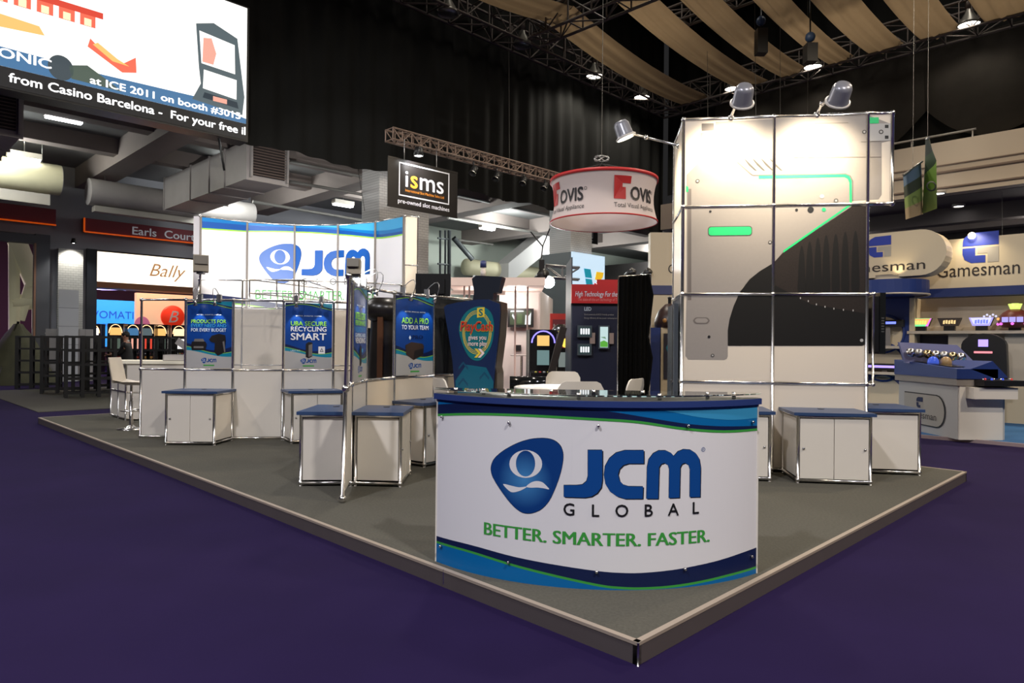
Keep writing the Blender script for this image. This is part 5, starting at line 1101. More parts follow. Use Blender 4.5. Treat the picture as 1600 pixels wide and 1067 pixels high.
def pxm(px, d, z=0.): return V(((px - 800) / F * d, d, z))
S1 = slot_machine(pxm(846, 14.2, .35), .1, 'dark slot machine with glowing blue arch, left of the pair', scr('gold', rgb(236, 190, 110), 1.2), scr('teal', rgb(120, 150, 150), .8), scr('night', rgb(40, 30, 60), .6), mat('arch_blue', (.1, .1, .9), .4, emit=2, ecol=(.25, .2, 1)), .56, 1.5, f=.22)
S2 = slot_machine(pxm(882, 13.8, .35), -.05, 'dark slot machine with red top box and yellow emblem, right of the pair', scr('wine', rgb(110, 30, 24), .8), scr('mist', rgb(130, 140, 136), .8), scr('coal', rgb(20, 24, 20), .5), BLACK, .3, 1.45, f=.4)
sm_ = lambda u, v, l=0.: V((S2.location.x + u, S2.location.y - .275 - l, .35 + v))
lay(S2, 'emblem', shape(ell(0, 1.2, .09, n=20)), scr('yellow', rgb(250, 220, 90), 1.3), sm_, .004); lay(S2, 'emblem', shape([(-.06, .24), (.06, .24), (.06, .34), (-.06, .34)]), scr('lime', rgb(200, 250, 120), 1.3), sm_, .004)
slot_machine(pxm(905, 14.6, .35), -.1, 'slot machine with yellow lit top half hidden by the dark blue booth', scr('yellow', (0, 0, 0)), scr('mist', (0, 0, 0)), scr('coal', (0, 0, 0)), CHROME, .3, 1.4)
solo('slot_plinth', MB().box((pxm(820, 14).x, 13.6, 0), (pxm(905, 14).x, 14.9, .35)), BWH, 'white plinth under the dark slot machines', 'plinth')
ms = thing('padded_bench', 'long glossy black machine base in front of the slot machine plinth', 'bench', pxm(835, 11.8)); part('roll', MB().tube([pxm(797, 11.6, .86), pxm(868, 11.6, .86)], .12, 14), mat('gloss_black', (0, 0, 0)), ms); part('front', MB().box((pxm(797, 11.6).x, 11.6, P), (pxm(868, 11.6).x, 12.1, .8)), mat('bench_navy', rgb(24, 24, 34), .4), ms); part('badge', MB().box((pxm(812, 11.6).x, 11.58, .6), (pxm(818, 11.6).x, 11.6, .7)), PGREY, ms); part('arm_post', MB().box((-.06, -.05, 0), (.06, .05, 1.0), Matrix.Translation(pxm(858, 11.9, .85)) @ Matrix.Rotation(.25, 4, 'Y')), mat('post_brown', rgb(44, 36, 34), .4), ms)
rs = thing('red_sign', 'red sign board with ornate disc above the slot machines', 'sign', pxm(876, 16.2, 1.5)); a, b = at(859, 560, 16.2), at(893, 490, 16.2)
part('board', MB().box((a.x, 16.2, 0), (b.x, 16.28, b.z)), mat('sign_red', rgb(186, 44, 36), .5), rs); part('inset', MB().box((a.x + .06, 16.19, b.z - .42), (b.x, 16.2, b.z - .14)), mat('sign_wine', rgb(108, 34, 44), .5), rs)
lay(rs, 'lettering', lettering('Rolling Gate', a.x + .08, b.z - .32, width=.36, cap=.07, bold=.02), PGREY, lambda u, v, l=0.: V((u, 16.188 - l, v)), .003)
cdisc = at(876, 521, 16.0); part('disc', MB().lathe([(0, -.02), (.2, -.02), (.22, 0), (.2, .02), (0, .03)], cdisc, 24, axis=(0, -1, 0)), mat('disc_black', rgb(40, 36, 30), .3), rs); part('disc_star', MB().lathe([(0, .035), (.08, .035), (.08, .03)], cdisc, 5, axis=(0, -1, 0)), scr('yellow', (0, 0, 0)), rs)
for k in range(10): aa = k * .628; part('disc_bulb', MB().ball(cdisc + V((.17 * math.cos(aa), -.03, .17 * math.sin(aa) * .8)), .022, 6, 4), scr('white', (0, 0, 0)), rs)
r2 = thing('red_sign', 'small dark red sign far back under the bright spot', 'sign', pxm(885, 30, at(880, 455, 30).z)); part('board', MB().box((pxm(873, 30).x, 30, at(880, 455, 30).z), (pxm(898, 30).x, 30.1, at(880, 438, 30).z)), MATS['sign_wine'], r2)
for px in (876, 895): part('wire', MB().tube([pxm(px, 30.05, at(880, 438, 30).z), pxm(px, 30.05, 8.0)], .012, 5), STEEL, r2)
# theatre spot with glare
ts = at(845, 434, 20); tl = thing('theatre_spot', 'black theatre spot hanging beside a blinding lit lamp', 'lamp', ts); part('body', MB().lathe([(0, .3), (.15, .3), (.18, -.25), (0, -.25)], ts, 14, axis=(.2, -.6, .3)), BLACK, tl); part('clamp', MB().box((ts.x - .06, ts.y - .06, ts.z + .25), (ts.x + .1, ts.y + .06, ts.z + .52)), BLACK, tl)
part('wire', MB().tube([ts + V((0, 0, .5)), at(848, 385, 20)], .02, 5), BLACK, tl); part('wire', MB().tube([at(848, 385, 20), at(829, 362, 20)], .02, 5), BLACK, tl); part('wire', MB().tube([at(848, 385, 20), at(859, 357, 20)], .02, 5), BLACK, tl)
gp = at(857, 441, 20); g2 = thing('lit_spot', 'blinding white lit spot lamp near the booth roof truss', 'lamp', gp); part('body', MB().lathe([(0, .35), (.14, .3), (.2, 0), (.18, 0)], gp, 16, axis=(.1, .9, .2)), BLACK, g2); part('lens', MB().lathe([(0, .02), (.19, .02), (.19, 0)], gp, 16, axis=(.1, .9, .2)), mat('glare', (1, 1, 1), .3, emit=60, ecol=(.9, .97, 1)), g2)
part('hook', MB().tube([gp + V((0, .1, 0)), at(857, 433, 20.5)], .03, 6), BLACK, g2)
area('lit_spot_light', gp - V((.02, .3, .05)), 60, .3, (.9, .97, 1), target=V((0, 0, 1)))
truss('booth_truss', at(852, 433, 20.5), at(905, 437, 20.5), .35, .35, 'short silver truss piece behind the dark blue booth', None, .35, .03, STEEL)
# dark blue display booth with red header
NB = mat('booth_navy', rgb(28, 34, 62), .5)
bb = thing('display_booth', 'dark navy display wall with red header, lettering and three lit panels', 'booth', pxm(930, 12)); a, b = at(893, 600, 12), at(968, 447, 12)
part('wall', MB().box((a.x, 12, 0), (b.x + .3, 12.3, b.z)), NB, bb); zt2 = at(900, 474, 12).z
part('header', MB().box((a.x - .02, 11.93, zt2), (b.x + .3, 12, b.z + .02)), mat('header_red', rgb(192, 26, 32), .45), bb); part('header_step', MB().box((at(932, 440, 12).x, 11.95, b.z), (b.x + .3, 12.02, at(932, 437, 12).z)), MATS['header_red'], bb)
part('side', MB().box((a.x - .02, 12.0, 0), (a.x, 13.2, b.z + .5)), mat('booth_slate', rgb(72, 80, 92), .5), bb)
fm = lambda u, v, l=0.: V((a.x + u, 11.928 - l, v)); fm2 = lambda u, v, l=0.: V((a.x + u, 11.998 - l, v)); px2 = lambda px: (px - 893) / F * 12; zz = lambda py: at(930, py, 12).z
lay(bb, 'lettering', lettering('High Technology For the I', px2(897), zz(463.5), width=px2(966) - px2(897), cap=.085, shear=.2, bold=.01), PPALE, fm, .003); lay(bb, 'lettering', lettering('The state-of-the-art technology of TC', px2(901), zz(470.5), width=px2(965) - px2(901), cap=.05, shear=.15), mat('print_rose', rgb(220, 130, 130), .5), fm, .003)
lay(bb, 'lettering', lettering('LED', px2(912), zz(485.5), width=.12, cap=.062, bold=.02), PPALE, fm2, .003)
lay(bb, 'lettering', lettering('Environmentally & ECO friendly product', px2(912), zz(492.5), width=px2(958) - px2(912), cap=.026), PGREY, fm2, .003); lay(bb, 'lettering', lettering('Energy efficiency & low power consumption', px2(912), zz(498), width=px2(963) - px2(912), cap=.026), PGREY, fm2, .003)
for i, (x0, x1, y0, y1, lb) in enumerate(((902, 925, 508.5, 527, 'upper small lit panel with white symbols'), (902, 924.5, 537, 555, 'lower small lit panel with white symbols'), (935, 952, 508.5, 545, 'tall lit panel with green picture'))):
    q0, q1 = at(x0, y1, 11.95), at(x1, y0, 11.95); t = thing('light_panel', lb + ' on the navy display wall', 'display', V((q0.x, 11.95, q0.z)), group='lit panels of the navy display wall')
    part('bezel', MB().box((q0.x, 11.93, q0.z), (q1.x, 12, q1.z)), mat('panel_bezel', rgb(84, 94, 104), .4), t); part('screen', MB().box((q0.x + .025, 11.925, q0.z + .025), (q1.x - .025, 11.93, q1.z - .025)), scr('panel_dark', rgb(40, 60, 62)) if i < 2 else scr('panel_sky', rgb(190, 214, 214), 1.1), t)
    w_, h_ = q1.x - q0.x, q1.z - q0.z; m4 = lambda u, v, l=0., q0=q0: V((q0.x + u, 11.924 - l, q0.z + v))
    if i < 2:
        for k in range(4): lay(t, 'symbol', shape(rrect(w_ * (.2 + k * .17), h_ * .25, w_ * (.32 + k * .17), h_ * .75, .012)), scr('white', (0, 0, 0)), m4, .002)
    else: lay(t, 'picture', shape([(w_ * .15, h_ * .08), (w_ * .85, h_ * .08), (w_ * .85, h_ * .28), (w_ * .5, h_ * .36), (w_ * .15, h_ * .3)]), scr('leaf', rgb(90, 170, 60), 1.), m4, .002); lay(t, 'picture', shape([(w_ * .15, h_ * .5), (w_ * .7, h_ * .42), (w_ * .6, h_ * .52)]), scr('leaf2', rgb(120, 160, 130), .9), m4, .003)
for x0, x1 in ((926, 934), (953, 963)): part('pale_block', MB().box((at(x0, 0, 12).x, 11.94, zz(537)), (at(x1, 0, 12).x, 12, zz(520))), mat('block_taupe', rgb(176, 156, 150), .5), bb)
# cladding with bright emblem on the far column
cq = hall(21.7, 18.35); cl = thing('column_cladding', 'lit cladding round the far column with teal, yellow and red emblem', 'sign', cq)
zt3, zb3 = 5.35, 3.2
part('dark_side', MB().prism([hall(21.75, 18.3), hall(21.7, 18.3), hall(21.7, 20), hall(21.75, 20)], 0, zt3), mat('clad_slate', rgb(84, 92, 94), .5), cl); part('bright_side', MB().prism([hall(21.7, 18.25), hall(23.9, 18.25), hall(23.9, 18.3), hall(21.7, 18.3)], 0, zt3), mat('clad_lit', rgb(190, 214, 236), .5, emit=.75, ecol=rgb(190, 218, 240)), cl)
em = lambda u, v, l=0.: hall(21.7 + u, 18.24 - l, v); TEA = mat('emblem_teal', rgb(20, 160, 190), .5, emit=.3)
for k in range(3): lay(cl, 'emblem', shape([(.75 + .1 * k, 4.72 - .42 * k), (1.2 + .1 * k, 4.72 - .42 * k), (1.3 + .1 * k, 4.35 - .42 * k), (.85 + .1 * k, 4.35 - .42 * k)]), TEA, em, .01)
lay(cl, 'emblem', shape([(1.5, 4.3), (1.6, 4.65), (2.1, 4.65), (2.05, 4.45), (1.9, 4.3)]), mat('emblem_yellow', rgb(250, 200, 40), .5, emit=.4), em, .01); lay(cl, 'emblem', shape([(1.45, 4.15), (2.0, 4.15), (2.0, 3.7), (1.45, 3.7)]), mat('emblem_red', rgb(214, 40, 44), .5, emit=.4), em, .01)
# black curtain panel
cx0, cx1 = pxm(967, 10.6), pxm(1019, 10.6); g = []
for j in range(9):
    t = j / 8; g.append([V((cx0.x + (cx1.x - cx0.x) * i / 40 + (.04 * math.sin(j * 2.1) if i > 36 else 0), 10.6 + .025 * math.sin(i * 1.1) + .02 * math.sin(i * .37 + j * .3) + .1 * i / 40, .02 + (2.55 + .06 * i / 40) * t)) for i in range(41)])
bc = thing('curtain_panel', 'black floor length curtain hung between navy display wall and cream wall', 'curtain', pxm(992, 10.65)); part('cloth', MB().quads(g), mat('curtain_black', (.004, .004, .004), .95, spec=.1), bc); part('rail', MB().tube([cx0 + V((0, .05, 2.58)), cx1 + V((0, .15, 2.63))], .015, 6), CHROME, bc); part('stand', MB().tube([cx0 + V((0, .08, 0)), cx0 + V((0, .08, 2.58))], .015, 6), CHROME, bc); part('stand', MB().tube([cx1 + V((0, .18, 0)), cx1 + V((0, .18, 2.63))], .015, 6), CHROME, bc)
for k, px in enumerate((985, 1010)): q = at(px, 428, 13); s_ = thing('booth_spot', ['left', 'right'][k] + ' small dark spot lamp above the black curtain', 'lamp', q, group='spots above the curtain'); part('can', MB().lathe([(0, .1), (.07, .1), (.09, -.08), (0, -.06)], q, 12, axis=(.4, -.5, .5)), BLACK, s_); part('stem', MB().tube([q, q + V((0, 0, -.3))], .015, 6), STEEL, s_); part('foot', MB().ball(q + V((0, 0, -.3)), .05, 8, 5), STEEL, s_)

point('booth_fill', pxm(806, 16.6, 2.6), 40, .2, (1, .94, .88)); point('booth_fill', pxm(745, 16.6, 2.55), 25, .2, (1, .9, .82))  # added fills without fittings, brighten the white booth
# ------------------------------------------------------------------ the neighbour's stand on the right
CREAM = mat('gamesman_cream', rgb(214, 198, 168), .5); GBLUE = mat('gamesman_blue', rgb(36, 58, 122), .45); GPAN = mat('gamesman_panel', rgb(196, 184, 166), .5); GNAVY = mat('gamesman_navy', rgb(34, 50, 104), .45); GTXT = mat('gamesman_text', rgb(46, 38, 34), .5); GGREY = mat('gamesman_grey', rgb(168, 162, 152), .5)
AG = 16.6
def G_emblem(par, fmap, u, v, s, l=.006):
    lay(par, 'emblem', shape(smooth([(u, v + .62 * s), (u + .05 * s, v + .85 * s), (u + .3 * s, v + .99 * s)], 4) + [(u + s, v + s), (u + s, v + .56 * s), (u, v + .56 * s)]), PDEEP if s < .2 else mat('emblem_blue', rgb(40, 60, 160), .45), fmap, l)
    lay(par, 'emblem', shape([(u, v + .5 * s), (u + .36 * s, v + .5 * s), (u + .36 * s, v + .24 * s), (u + .64 * s, v + .24 * s), (u + .64 * s, v), (u + .25 * s, v), (u + .06 * s, v + .12 * s), (u, v + .3 * s)]), MATS['emblem_blue'] if s >= .2 else PDEEP, fmap, l)
    lay(par, 'emblem', shape([(u + .42 * s, v + .5 * s), (u + s, v + .5 * s), (u + s, v), (u + .7 * s, v), (u + .7 * s, v + .3 * s), (u + .42 * s, v + .3 * s)]), GGREY, fmap, l)
gp_ = thing('blue_platform', 'low blue carpeted platform with silver edge at the right of the purple aisle', 'platform', hall(16, 0)); part('deck', MB().prism([hall(13.12, -14), hall(19, -14), hall(19, 6), hall(13.12, 6)], 0, .05), mat('blue_carpet', rgb(36, 88, 136), .9, var=.2, vscale=40), gp_); part('edge', MB().prism([hall(13.08, -14), hall(13.13, -14), hall(13.13, 6), hall(13.08, 6)], 0, .056), mat('edge_pink', rgb(178, 158, 160), .4, .4), gp_)
gw = thing('stand_wall', 'cream neighbouring stand wall with blue bands, round niches and shelf recesses', 'wall frame', hall(AG, 0))
gm = lambda u, v, l=0.: hall(AG - l, 5.2 - u, v)       # u to the right as seen
def gu(px): r = (px - 800) / F; return 5.2 - AG * (1 - r) / (1 + r)
def gz(px, py): return ona(px, py, AG).z
def gbox(name, x0, x1, z0, z1, d0, d1, m): return part(name, MB().prism([hall(AG + d0, 5.2 - x0), hall(AG + d0, 5.2 - x1), hall(AG + d1, 5.2 - x1), hall(AG + d1, 5.2 - x0)], z0, z1), m, gw)
ztop = gz(1500, 373); zb0, zb1 = gz(1500, 463), gz(1500, 449.5); zs = gz(1500, 519)
gbox('fascia', -3, gu(1700), zb1, ztop, 0, .2, CREAM); gbox('blue_band', -3, gu(1700), zb0, zb1, -.02, .2, GNAVY); gbox('back_panel', -3, gu(1700), .05, zb0, .45, .6, GPAN)
gbox('display_shelf', gu(1418), gu(1700), zs - .03, zs + .03, -.05, .45, GPAN); gbox('lower_panel', gu(1418), gu(1700), .05, .75, 0, .45, CREAM)
for x in (gu(1484), gu(1573)): gbox('divider', x - .05, x + .3, .75, zs - .03, .1, .45, GPAN)
for x0, x1 in ((1424, 1484), (1582, 1700)):
    gbox('picture_panel', gu(x0), gu(x1), .95, zs - .06, .40, .45, mat('picture_dark', rgb(40, 40, 58), .4))
    u0, u1 = gu(x0), min(gu(x1), gu(1640)); gmm = lambda u, v, l=0.: hall(AG + .39 - l, 5.2 - u, v)
    lay(gw, 'picture', shape([(u0 + .1, 1.2), (u0 + (u1 - u0) * .5, 1.6), (u1 - .1, 1.25), (u0 + (u1 - u0) * .5, 1.45)]), PGREY, gmm, .004); lay(gw, 'picture', shape([(u0 + .1, 1.0), (u0 + (u1 - u0) * .6, 1.15), (u1 - .2, 1.0)]), PBLUE, gmm, .004)
# blue block with round niches
xa, xb = gu(1330), gu(1421); 
for zc in (1.83, 1.2, .5):
    lp = []; 
    c_ = (gu(1380), zc)
    lay(gw, 'niche_disc', shape(ell(c_[0], zc, .40, .37, 32)), CREAM, gm, .012); 
gbox('blue_block', xa, xb, .05, zb0, .0, .45, GBLUE)
for z in (1.5, .93): gbox('ledge', xa, xb + .12, z, z + .06, -.3, .0, GPAN)
for zc in (1.83, 1.2, .5):
    part('niche_rim', MB().lathe([(.40, -.02), (.44, -.02), (.44, .02), (.40, .02)], gm(gu(1380), zc, .012), 32, axis=hall(-1, 0)), GBLUE, gw)  # blue ring round each niche disc
gbox('corner_post', xb, xb + .1, .05, zb0, -.02, .45, CREAM)
G_emblem(gw, gm, gu(1503), gz(1503, 412), .62); lay(gw, 'lettering', lettering('Gamesman', gu(1463), gz(1463, 434), width=gu(1593) - gu(1463), cap=.27), GTXT, gm, .006)
part('downlight', MB().ball(gm(gu(1519), ztop + .03, .1), .07, 8, 5), mat('lamp_warm_lit', (1, .9, .7), .4, emit=14, ecol=(1, .85, .6)), gw); spot('sign_light', gm(gu(1522), ztop + .12, .35), gm(gu(1522), ztop - .6, 0), 34, (1, .85, .6), 120, .8, .04)
pd = thing('pod_sign', 'rounded cream sign pod with blue emblem standing out before the neighbouring wall', 'sign', hall(AG - .9, 4, 2.6)); AP = AG - .9
def pu(px): r = (px - 800) / F; return -AP * (1 - r) / (1 + r)
x0, x1 = pu(1300), pu(1478); z1, z0 = ona(1420, 360, AP).z, ona(1420, 431, AP).z; R = (z1 - z0) / 2; pts = [(x0, z0), (x1 - R, z0)] + [(x1 - R + R * math.sin(k * math.pi / 14), z0 + R - R * math.cos(k * math.pi / 14)) for k in range(1, 14)] + [(x1 - R, z1), (x0, z1)]
pm = lambda u, v, l=0.: hall(AP - l, -u, v); part('pod', MB().extrude([pm(*q) for q in pts], hall(.5, 0)), CREAM, pd)
G_emblem(pd, pm, pu(1356), ona(1370, 402, AP).z, .44); lay(pd, 'lettering', lettering('Gamesman', pu(1302), ona(1380, 424, AP).z, width=pu(1445) - pu(1302), cap=.2), GTXT, pm, .006)
cy = hall(AP + .2, -pu(1385)); part('blue_drum', MB().lathe([(0, 0), (.72, 0), (.72, .28), (0, .28)], (cy.x, cy.y, z0 - .36), 32, smooth=False), GBLUE, pd); part('drum_neck', MB().tube([V((cy.x, cy.y, z0 - .1)), V((cy.x, cy.y, z0 + .05))], .3, 16), CREAM, pd); part('drum_lip', MB().lathe([(.70, -.03), (.74, -.03), (.74, .0), (.70, .0)], (cy.x, cy.y, z0 - .36), 32), GPAN, pd)
part('wall_bracket', MB().prism([hall(AP + .45, -x0 - .3), hall(AP + .45, -x0 - .9), hall(AG, -x0 - .9), hall(AG, -x0 - .3)], z0 + .2, z1 - .2), CREAM, pd)
spot('pod_light', pm(pu(1404), z0 - .02, .16), pm(pu(1404), z0 + .5, 0), 7, (1, .82, .5), 100, .8, .03)
# lit machine toppers on the shelf
def topper(px, py, kind, label):
    p = ona(px, py, AG + .1); t = thing('machine_topper', label, 'topper', V((p.x, p.y, zs + .03)), math.radians(-45), 'lit machine toppers on the cream shelf')
    part('foot', MB().box((-.1, -.05, 0), (.1, .05, .10)), BLACK, t, True)
    w, h = .215, .17; E_ = lambda n, c, e=1.1: mat('top_' + n, (.02, .02, .02), .4, emit=e, ecol=c)
    sh_ = [(-w * .7, .1), (w * .7, .1), (w, .1 + h), (-w, .1 + h)]
    fm = lambda u, v, l=0.: t.matrix_world @ V((u, -.06 - l, v)) if False else ROOTM[t.name] @ V((u, -.06 - l, v))
    if kind < 3:
        part('case', MB().extrude([V((x, .06, z)) for x, z in sh_], (0, -.12, 0)), BLACK, t, True)
        lay(t, 'glow_frame', shape(sh_), [E_('green', (.2, 1, .35)), E_('black', (.05, .03, .02), .4), E_('violet', (.45, .4, 1))][kind], fm, .004)
        lay(t, 'glow_face', shape([(x * .86, .1 + (z - .1) * .72 + .04) for x, z in sh_]), [E_('orange', (1, .5, .15)), E_('black', (0, 0, 0)), E_('pale', (.75, .75, 1))][kind], fm, .008)
        for k in range(5): lay(t, 'glow_mark', shape([(-.11 + .048 * k, .145 + .012 * (k % 2)), (-.075 + .048 * k, .145), (-.07 + .048 * k, .225), (-.105 + .048 * k, .215 + .012 * (k % 2))]), [E_('lime', (.8, 1, .2)), E_('gold', (1, .7, .3)), E_('blue', (.2, .25, 1))][kind], fm, .012)
        if kind == 0:
            lay(t, 'glow_frame', shape([(w * .45, .1), (w * .7, .1), (w, .1 + h), (w * .9, .1 + h)]), E_('magenta', (1, .2, .9)), fm, .006)
        if kind == 2:
            for k in range(5): part('star_bulb', MB().ball((.05 + .05 * k, -.06, .29 + .03 * (k % 2)), .022, 6, 4), E_('pale', (0, 0, 0)), t, True)
    else:
        part('case', MB().lathe([(0, .05), (.22, .06), (.28, .16), (.26, .28), (.2, .36), (.1, .42), (0, .42)], n=20), mat('topper_wine', rgb(110, 50, 40), .4), t, True)
        part('crown', MB().lathe([(.08, .42), (.12, .53), (.09, .48), (.06, .54), (0, .46)], n=10), E_('lime', (0, 0, 0)), t, True)
        for k in range(3): part('reel_window', MB().box((-.17 + k * .12, -.29, .16), (-.07 + k * .12, -.26, .26)), E_('violet', (0, 0, 0)), t, True)
        for k in range(9): a_ = math.pi * (1 + k / 8); part('bulb', MB().ball((.28 * math.cos(a_), .28 * math.sin(a_), .13 + .1 * (k % 2)), .03, 6, 4), E_('orange', (0, 0, 0)) if k % 2 else E_('magenta', (0, 0, 0)), t, True)
for px, py, k, lb in ((1439, 505, 0, 'topper glowing green and magenta, first from the left on the shelf'), (1484, 505, 1, 'dark topper with gold marks, second from the left on the shelf'), (1534, 505, 2, 'topper glowing white and violet with star bulbs, third from the left on the shelf'), (1586, 505, 3, 'round crowned topper with many bulbs at the right of the shelf')): topper(px, py, k, lb)
# arch-shaped dark topper standing behind the console
q = ona(1538, 548, AG - .5); ar = thing('arch_topper', 'black arched game head with violet light behind the console', 'topper', V((q.x, q.y, .75)), math.radians(-45))
part('stand', MB().box((-.3, -.1, -.70), (.3, .1, .0)), BLACK, ar, True); zq = q.z - .75
part('arch', MB().extrude([V((x, -.1, z)) for x, z in [(-.40, 0), (.40, 0)] + [(.34 * math.cos(k * math.pi / 10) * (1.08 - .08 * math.sin(k * math.pi / 10)), zq + .12 + .22 * math.sin(k * math.pi / 10)) for k in range(11)]][::-1], (0, .2, 0)), BLACK, ar, True)
part('violet_screen', MB().box((-.08, -.12, zq + .08), (.08, -.1, zq + .22)), mat('violet_scr', (.02, .02, .05), .4, emit=2, ecol=(.35, .25, 1)), ar, True); part('rainbow_strip', MB().box((-.15, -.12, zq - .05), (.15, -.1, zq - .01)), mat('rainbow_scr', (.05, .02, .02), .4, emit=1.2, ecol=(1, .3, .35)), ar, True)
# niche exhibits
for i, (px, py, w_, c_, lb) in enumerate(((1388, 505, .3, (.15, .2, 1), 'small blue lit exhibit in the upper round niche'), (1383, 573, .42, (.35, .25, 1), 'black exhibit with violet strip in the middle round niche'))):
    q = ona(px, py, AG - .15); t = thing('niche_exhibit', lb, 'exhibit', V((q.x, q.y, 1.56 if i == 0 else .99)), math.radians(-45), 'exhibits in the round niches'); zq = q.z - (1.56 if i == 0 else .99)
    part('case', MB().box((-w_, -.1, max(zq - .08, .02)), (w_, .1, zq + .07)), BLACK, t, True); part('strip', MB().box((-w_ * .8, -.11, zq - .02), (w_ * .6, -.1, zq + .03)), mat('strip_%d' % i, (.02, .02, .05), .4, emit=2, ecol=c_), t, True); part('stem', MB().box((-.05, -.04, 0), (.05, .04, max(zq - .08, .02))), STEEL, t, True)
# console
ko = V((7.19, 11.05, .05)); cs = thing('game_console', 'white console desk with blue sloping top, chrome gadgets and oval logo plate', 'console', ko)
def kb(name, x0, x1, y0, y1, z0, z1, m): return part(name, MB().box((x0, y0, z0), (x1, y1, z1)), m, cs)
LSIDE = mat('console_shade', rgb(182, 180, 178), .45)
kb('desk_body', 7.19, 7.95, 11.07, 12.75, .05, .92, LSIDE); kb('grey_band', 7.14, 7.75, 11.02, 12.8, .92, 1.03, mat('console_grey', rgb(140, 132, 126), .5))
part('blue_top', MB().extrude([V((7.13, 12.8, 1.03)), V((7.13, 11.0, 1.03)), V((7.13, 11.0, 1.19)), V((7.13, 12.8, 1.3))], (.66, 0, 0)), GBLUE, cs)
part('blue_wedge', MB().extrude([V((7.35, 11.0, 1.19)), V((7.75, 11.0, 1.04)), V((7.95, 11.0, 1.06)), V((7.7, 11.0, 1.32))], (0, .9, 0)), GBLUE, cs)
part('backboard', MB().extrude([V((7.05, 12.3, 1.25)), V((8.45, 12.3, 1.12)), V((8.05, 12.42, 1.58)), V((7.0, 12.42, 1.62))], (0, .05, 0)), mat('console_lilac', rgb(108, 112, 156), .45), cs)
kb('white_bin', 7.3, 8.0, 10.85, 11.4, .72, .90, WHITE); kb('bin_tray', 7.42, 8.06, 10.78, 11.3, .93, 1.02, BLACK); kb('tray_support', 7.85, 8.1, 11.3, 11.6, .45, .95, WHITE)
kb('right_face', 7.2, 7.9, 11.04, 11.08, .05, .92, WHITE)
plm = lambda u, v, l=0.: V((7.185 - l, 12.55 - u, .05 + v)); lay(cs, 'logo_plate', shape([(0, .12), (.95, .12)] + [(.95 + .24 * math.sin(k * math.pi / 10), .4 - .28 * math.cos(k * math.pi / 10)) for k in range(1, 10)] + [(.95, .68), (0, .68)]), PINK, plm, .004)
lay(cs, 'logo_plate', shape([(0, .14), (.94, .14)] + [(.94 + .22 * math.sin(k * math.pi / 10), .4 - .26 * math.cos(k * math.pi / 10)) for k in range(1, 10)] + [(.94, .66), (0, .66)]), GGREY, plm, .008); G_emblem(cs, plm, .38, .42, .19, .012); lay(cs, 'lettering', lettering('Gamesman', .1, .24, width=.85, cap=.12), GTXT, plm, .012)
part('black_inlay', MB().extrude([V((7.2, 12.3, 1.285)), V((7.2, 11.25, 1.215)), V((7.68, 11.25, 1.215)), V((7.68, 12.3, 1.285))], (0, 0, .006)), mat('gloss_black', (0, 0, 0)), cs)
for k in range(7):
    x = 7.12 + k * .15; part('chrome_gadget', MB().lathe([(0, -.05), (.07, -.05), (.09, 0), (.06, .04), (.03, .07), (0, .07)], (x, 12.25, 1.44 - .012 * k), 14, axis=(.1, -1, .5)), [CHROME, STEEL, mat('gold_chrome', (.7, .55, .3), .2, 1.)][k % 3], cs)
for k in range(2): part('dome', MB().ball((7.3 + .16 * k, 11.9 - .1 * k, 1.27), .09, 14, 8, 1.2), [mat('blue_dome', (.02, .05, .4), .15, emit=.4, ecol=(.1, .2, 1)), mat('tan_dome', rgb(170, 140, 100), .25)][k], cs)
for k in range(8): part('key', MB().ball((7.48 + .07 * k, 10.9 + .05 * (k % 2), 1.03), .02, 6, 4), [CHROME, mat('key_red', (.6, .05, .05), .3, emit=.4), mat('key_blue', (.05, .1, .7), .3, emit=.6)][k % 3] if k % 4 else CHROME, cs)
# ------------------------------------------------------------------ part of that stand seen left of the tower
gl_ = thing('stand_wall', 'cream wall with navy band and framed dark picture left of the tower', 'wall frame', pxm(1045, 13)); x0, x1 = pxm(1015, 13).x, pxm(1100, 13).x; zt4 = at(1020, 363, 13).z
part('panel', MB().box((x0, 13, 0), (x1, 13.2, zt4)), CREAM, gl_); part('navy_band', MB().box((x0 - .01, 12.98, at(1030, 460, 13).z), (x1, 13, at(1030, 446, 13).z)), mat('band_slate', rgb(66, 72, 112), .5), gl_)
lay(gl_, 'lettering', lettering('Gamesman', pxm(1043, 13).x, at(1043, 427, 13).z, width=.95, cap=.17), GTXT, lambda u, v, l=0.: V((u, 12.998 - l, v)), .004)
pl = thing('display_plinth', 'white plinth with blue side and framed dark picture beside the black curtain', 'plinth', pxm(1040, 12)); zp = at(1040, 512, 12).z
part('body', MB().box((pxm(1033, 12).x, 12, 0), (pxm(1075, 12).x, 12.6, zp)), CREAM, pl); part('blue_side', MB().box((pxm(1017, 12).x, 12.02, 0), (pxm(1032, 12).x, 12.6, zp)), GBLUE, pl); zz0, zz1 = at(1040, 592, 12).z, at(1040, 521, 12).z
part('picture', MB().box((pxm(1037, 12).x, 11.98, zz0), (pxm(1070, 12).x, 12, zz1)), mat('picture_dark', (0, 0, 0)), pl); lay(pl, 'picture_shape', shape([(0, .5), (.08, .62), (.2, .66), (.2, .6), (.12, .55), (.2, .1), (.1, .25)]), PTEAL, lambda u, v, l=0.: V((pxm(1040, 12).x + u, 11.978 - l, zz0 + v * 1.1)), .004)
orn = at(1046, 508, 12.2); og = thing('game_ornament', 'dark ornate game head with gold figures on the plinth', 'exhibit', V((orn.x, orn.y, zp))); part('shell', MB().lathe([(0, 0), (.26, 0), (.27, .12), (.2, .3), (.08, .42), (0, .44)], (orn.x, orn.y, zp), 18), mat('game_brown', rgb(58, 40, 36), .35, var=.5, vscale=14), og)
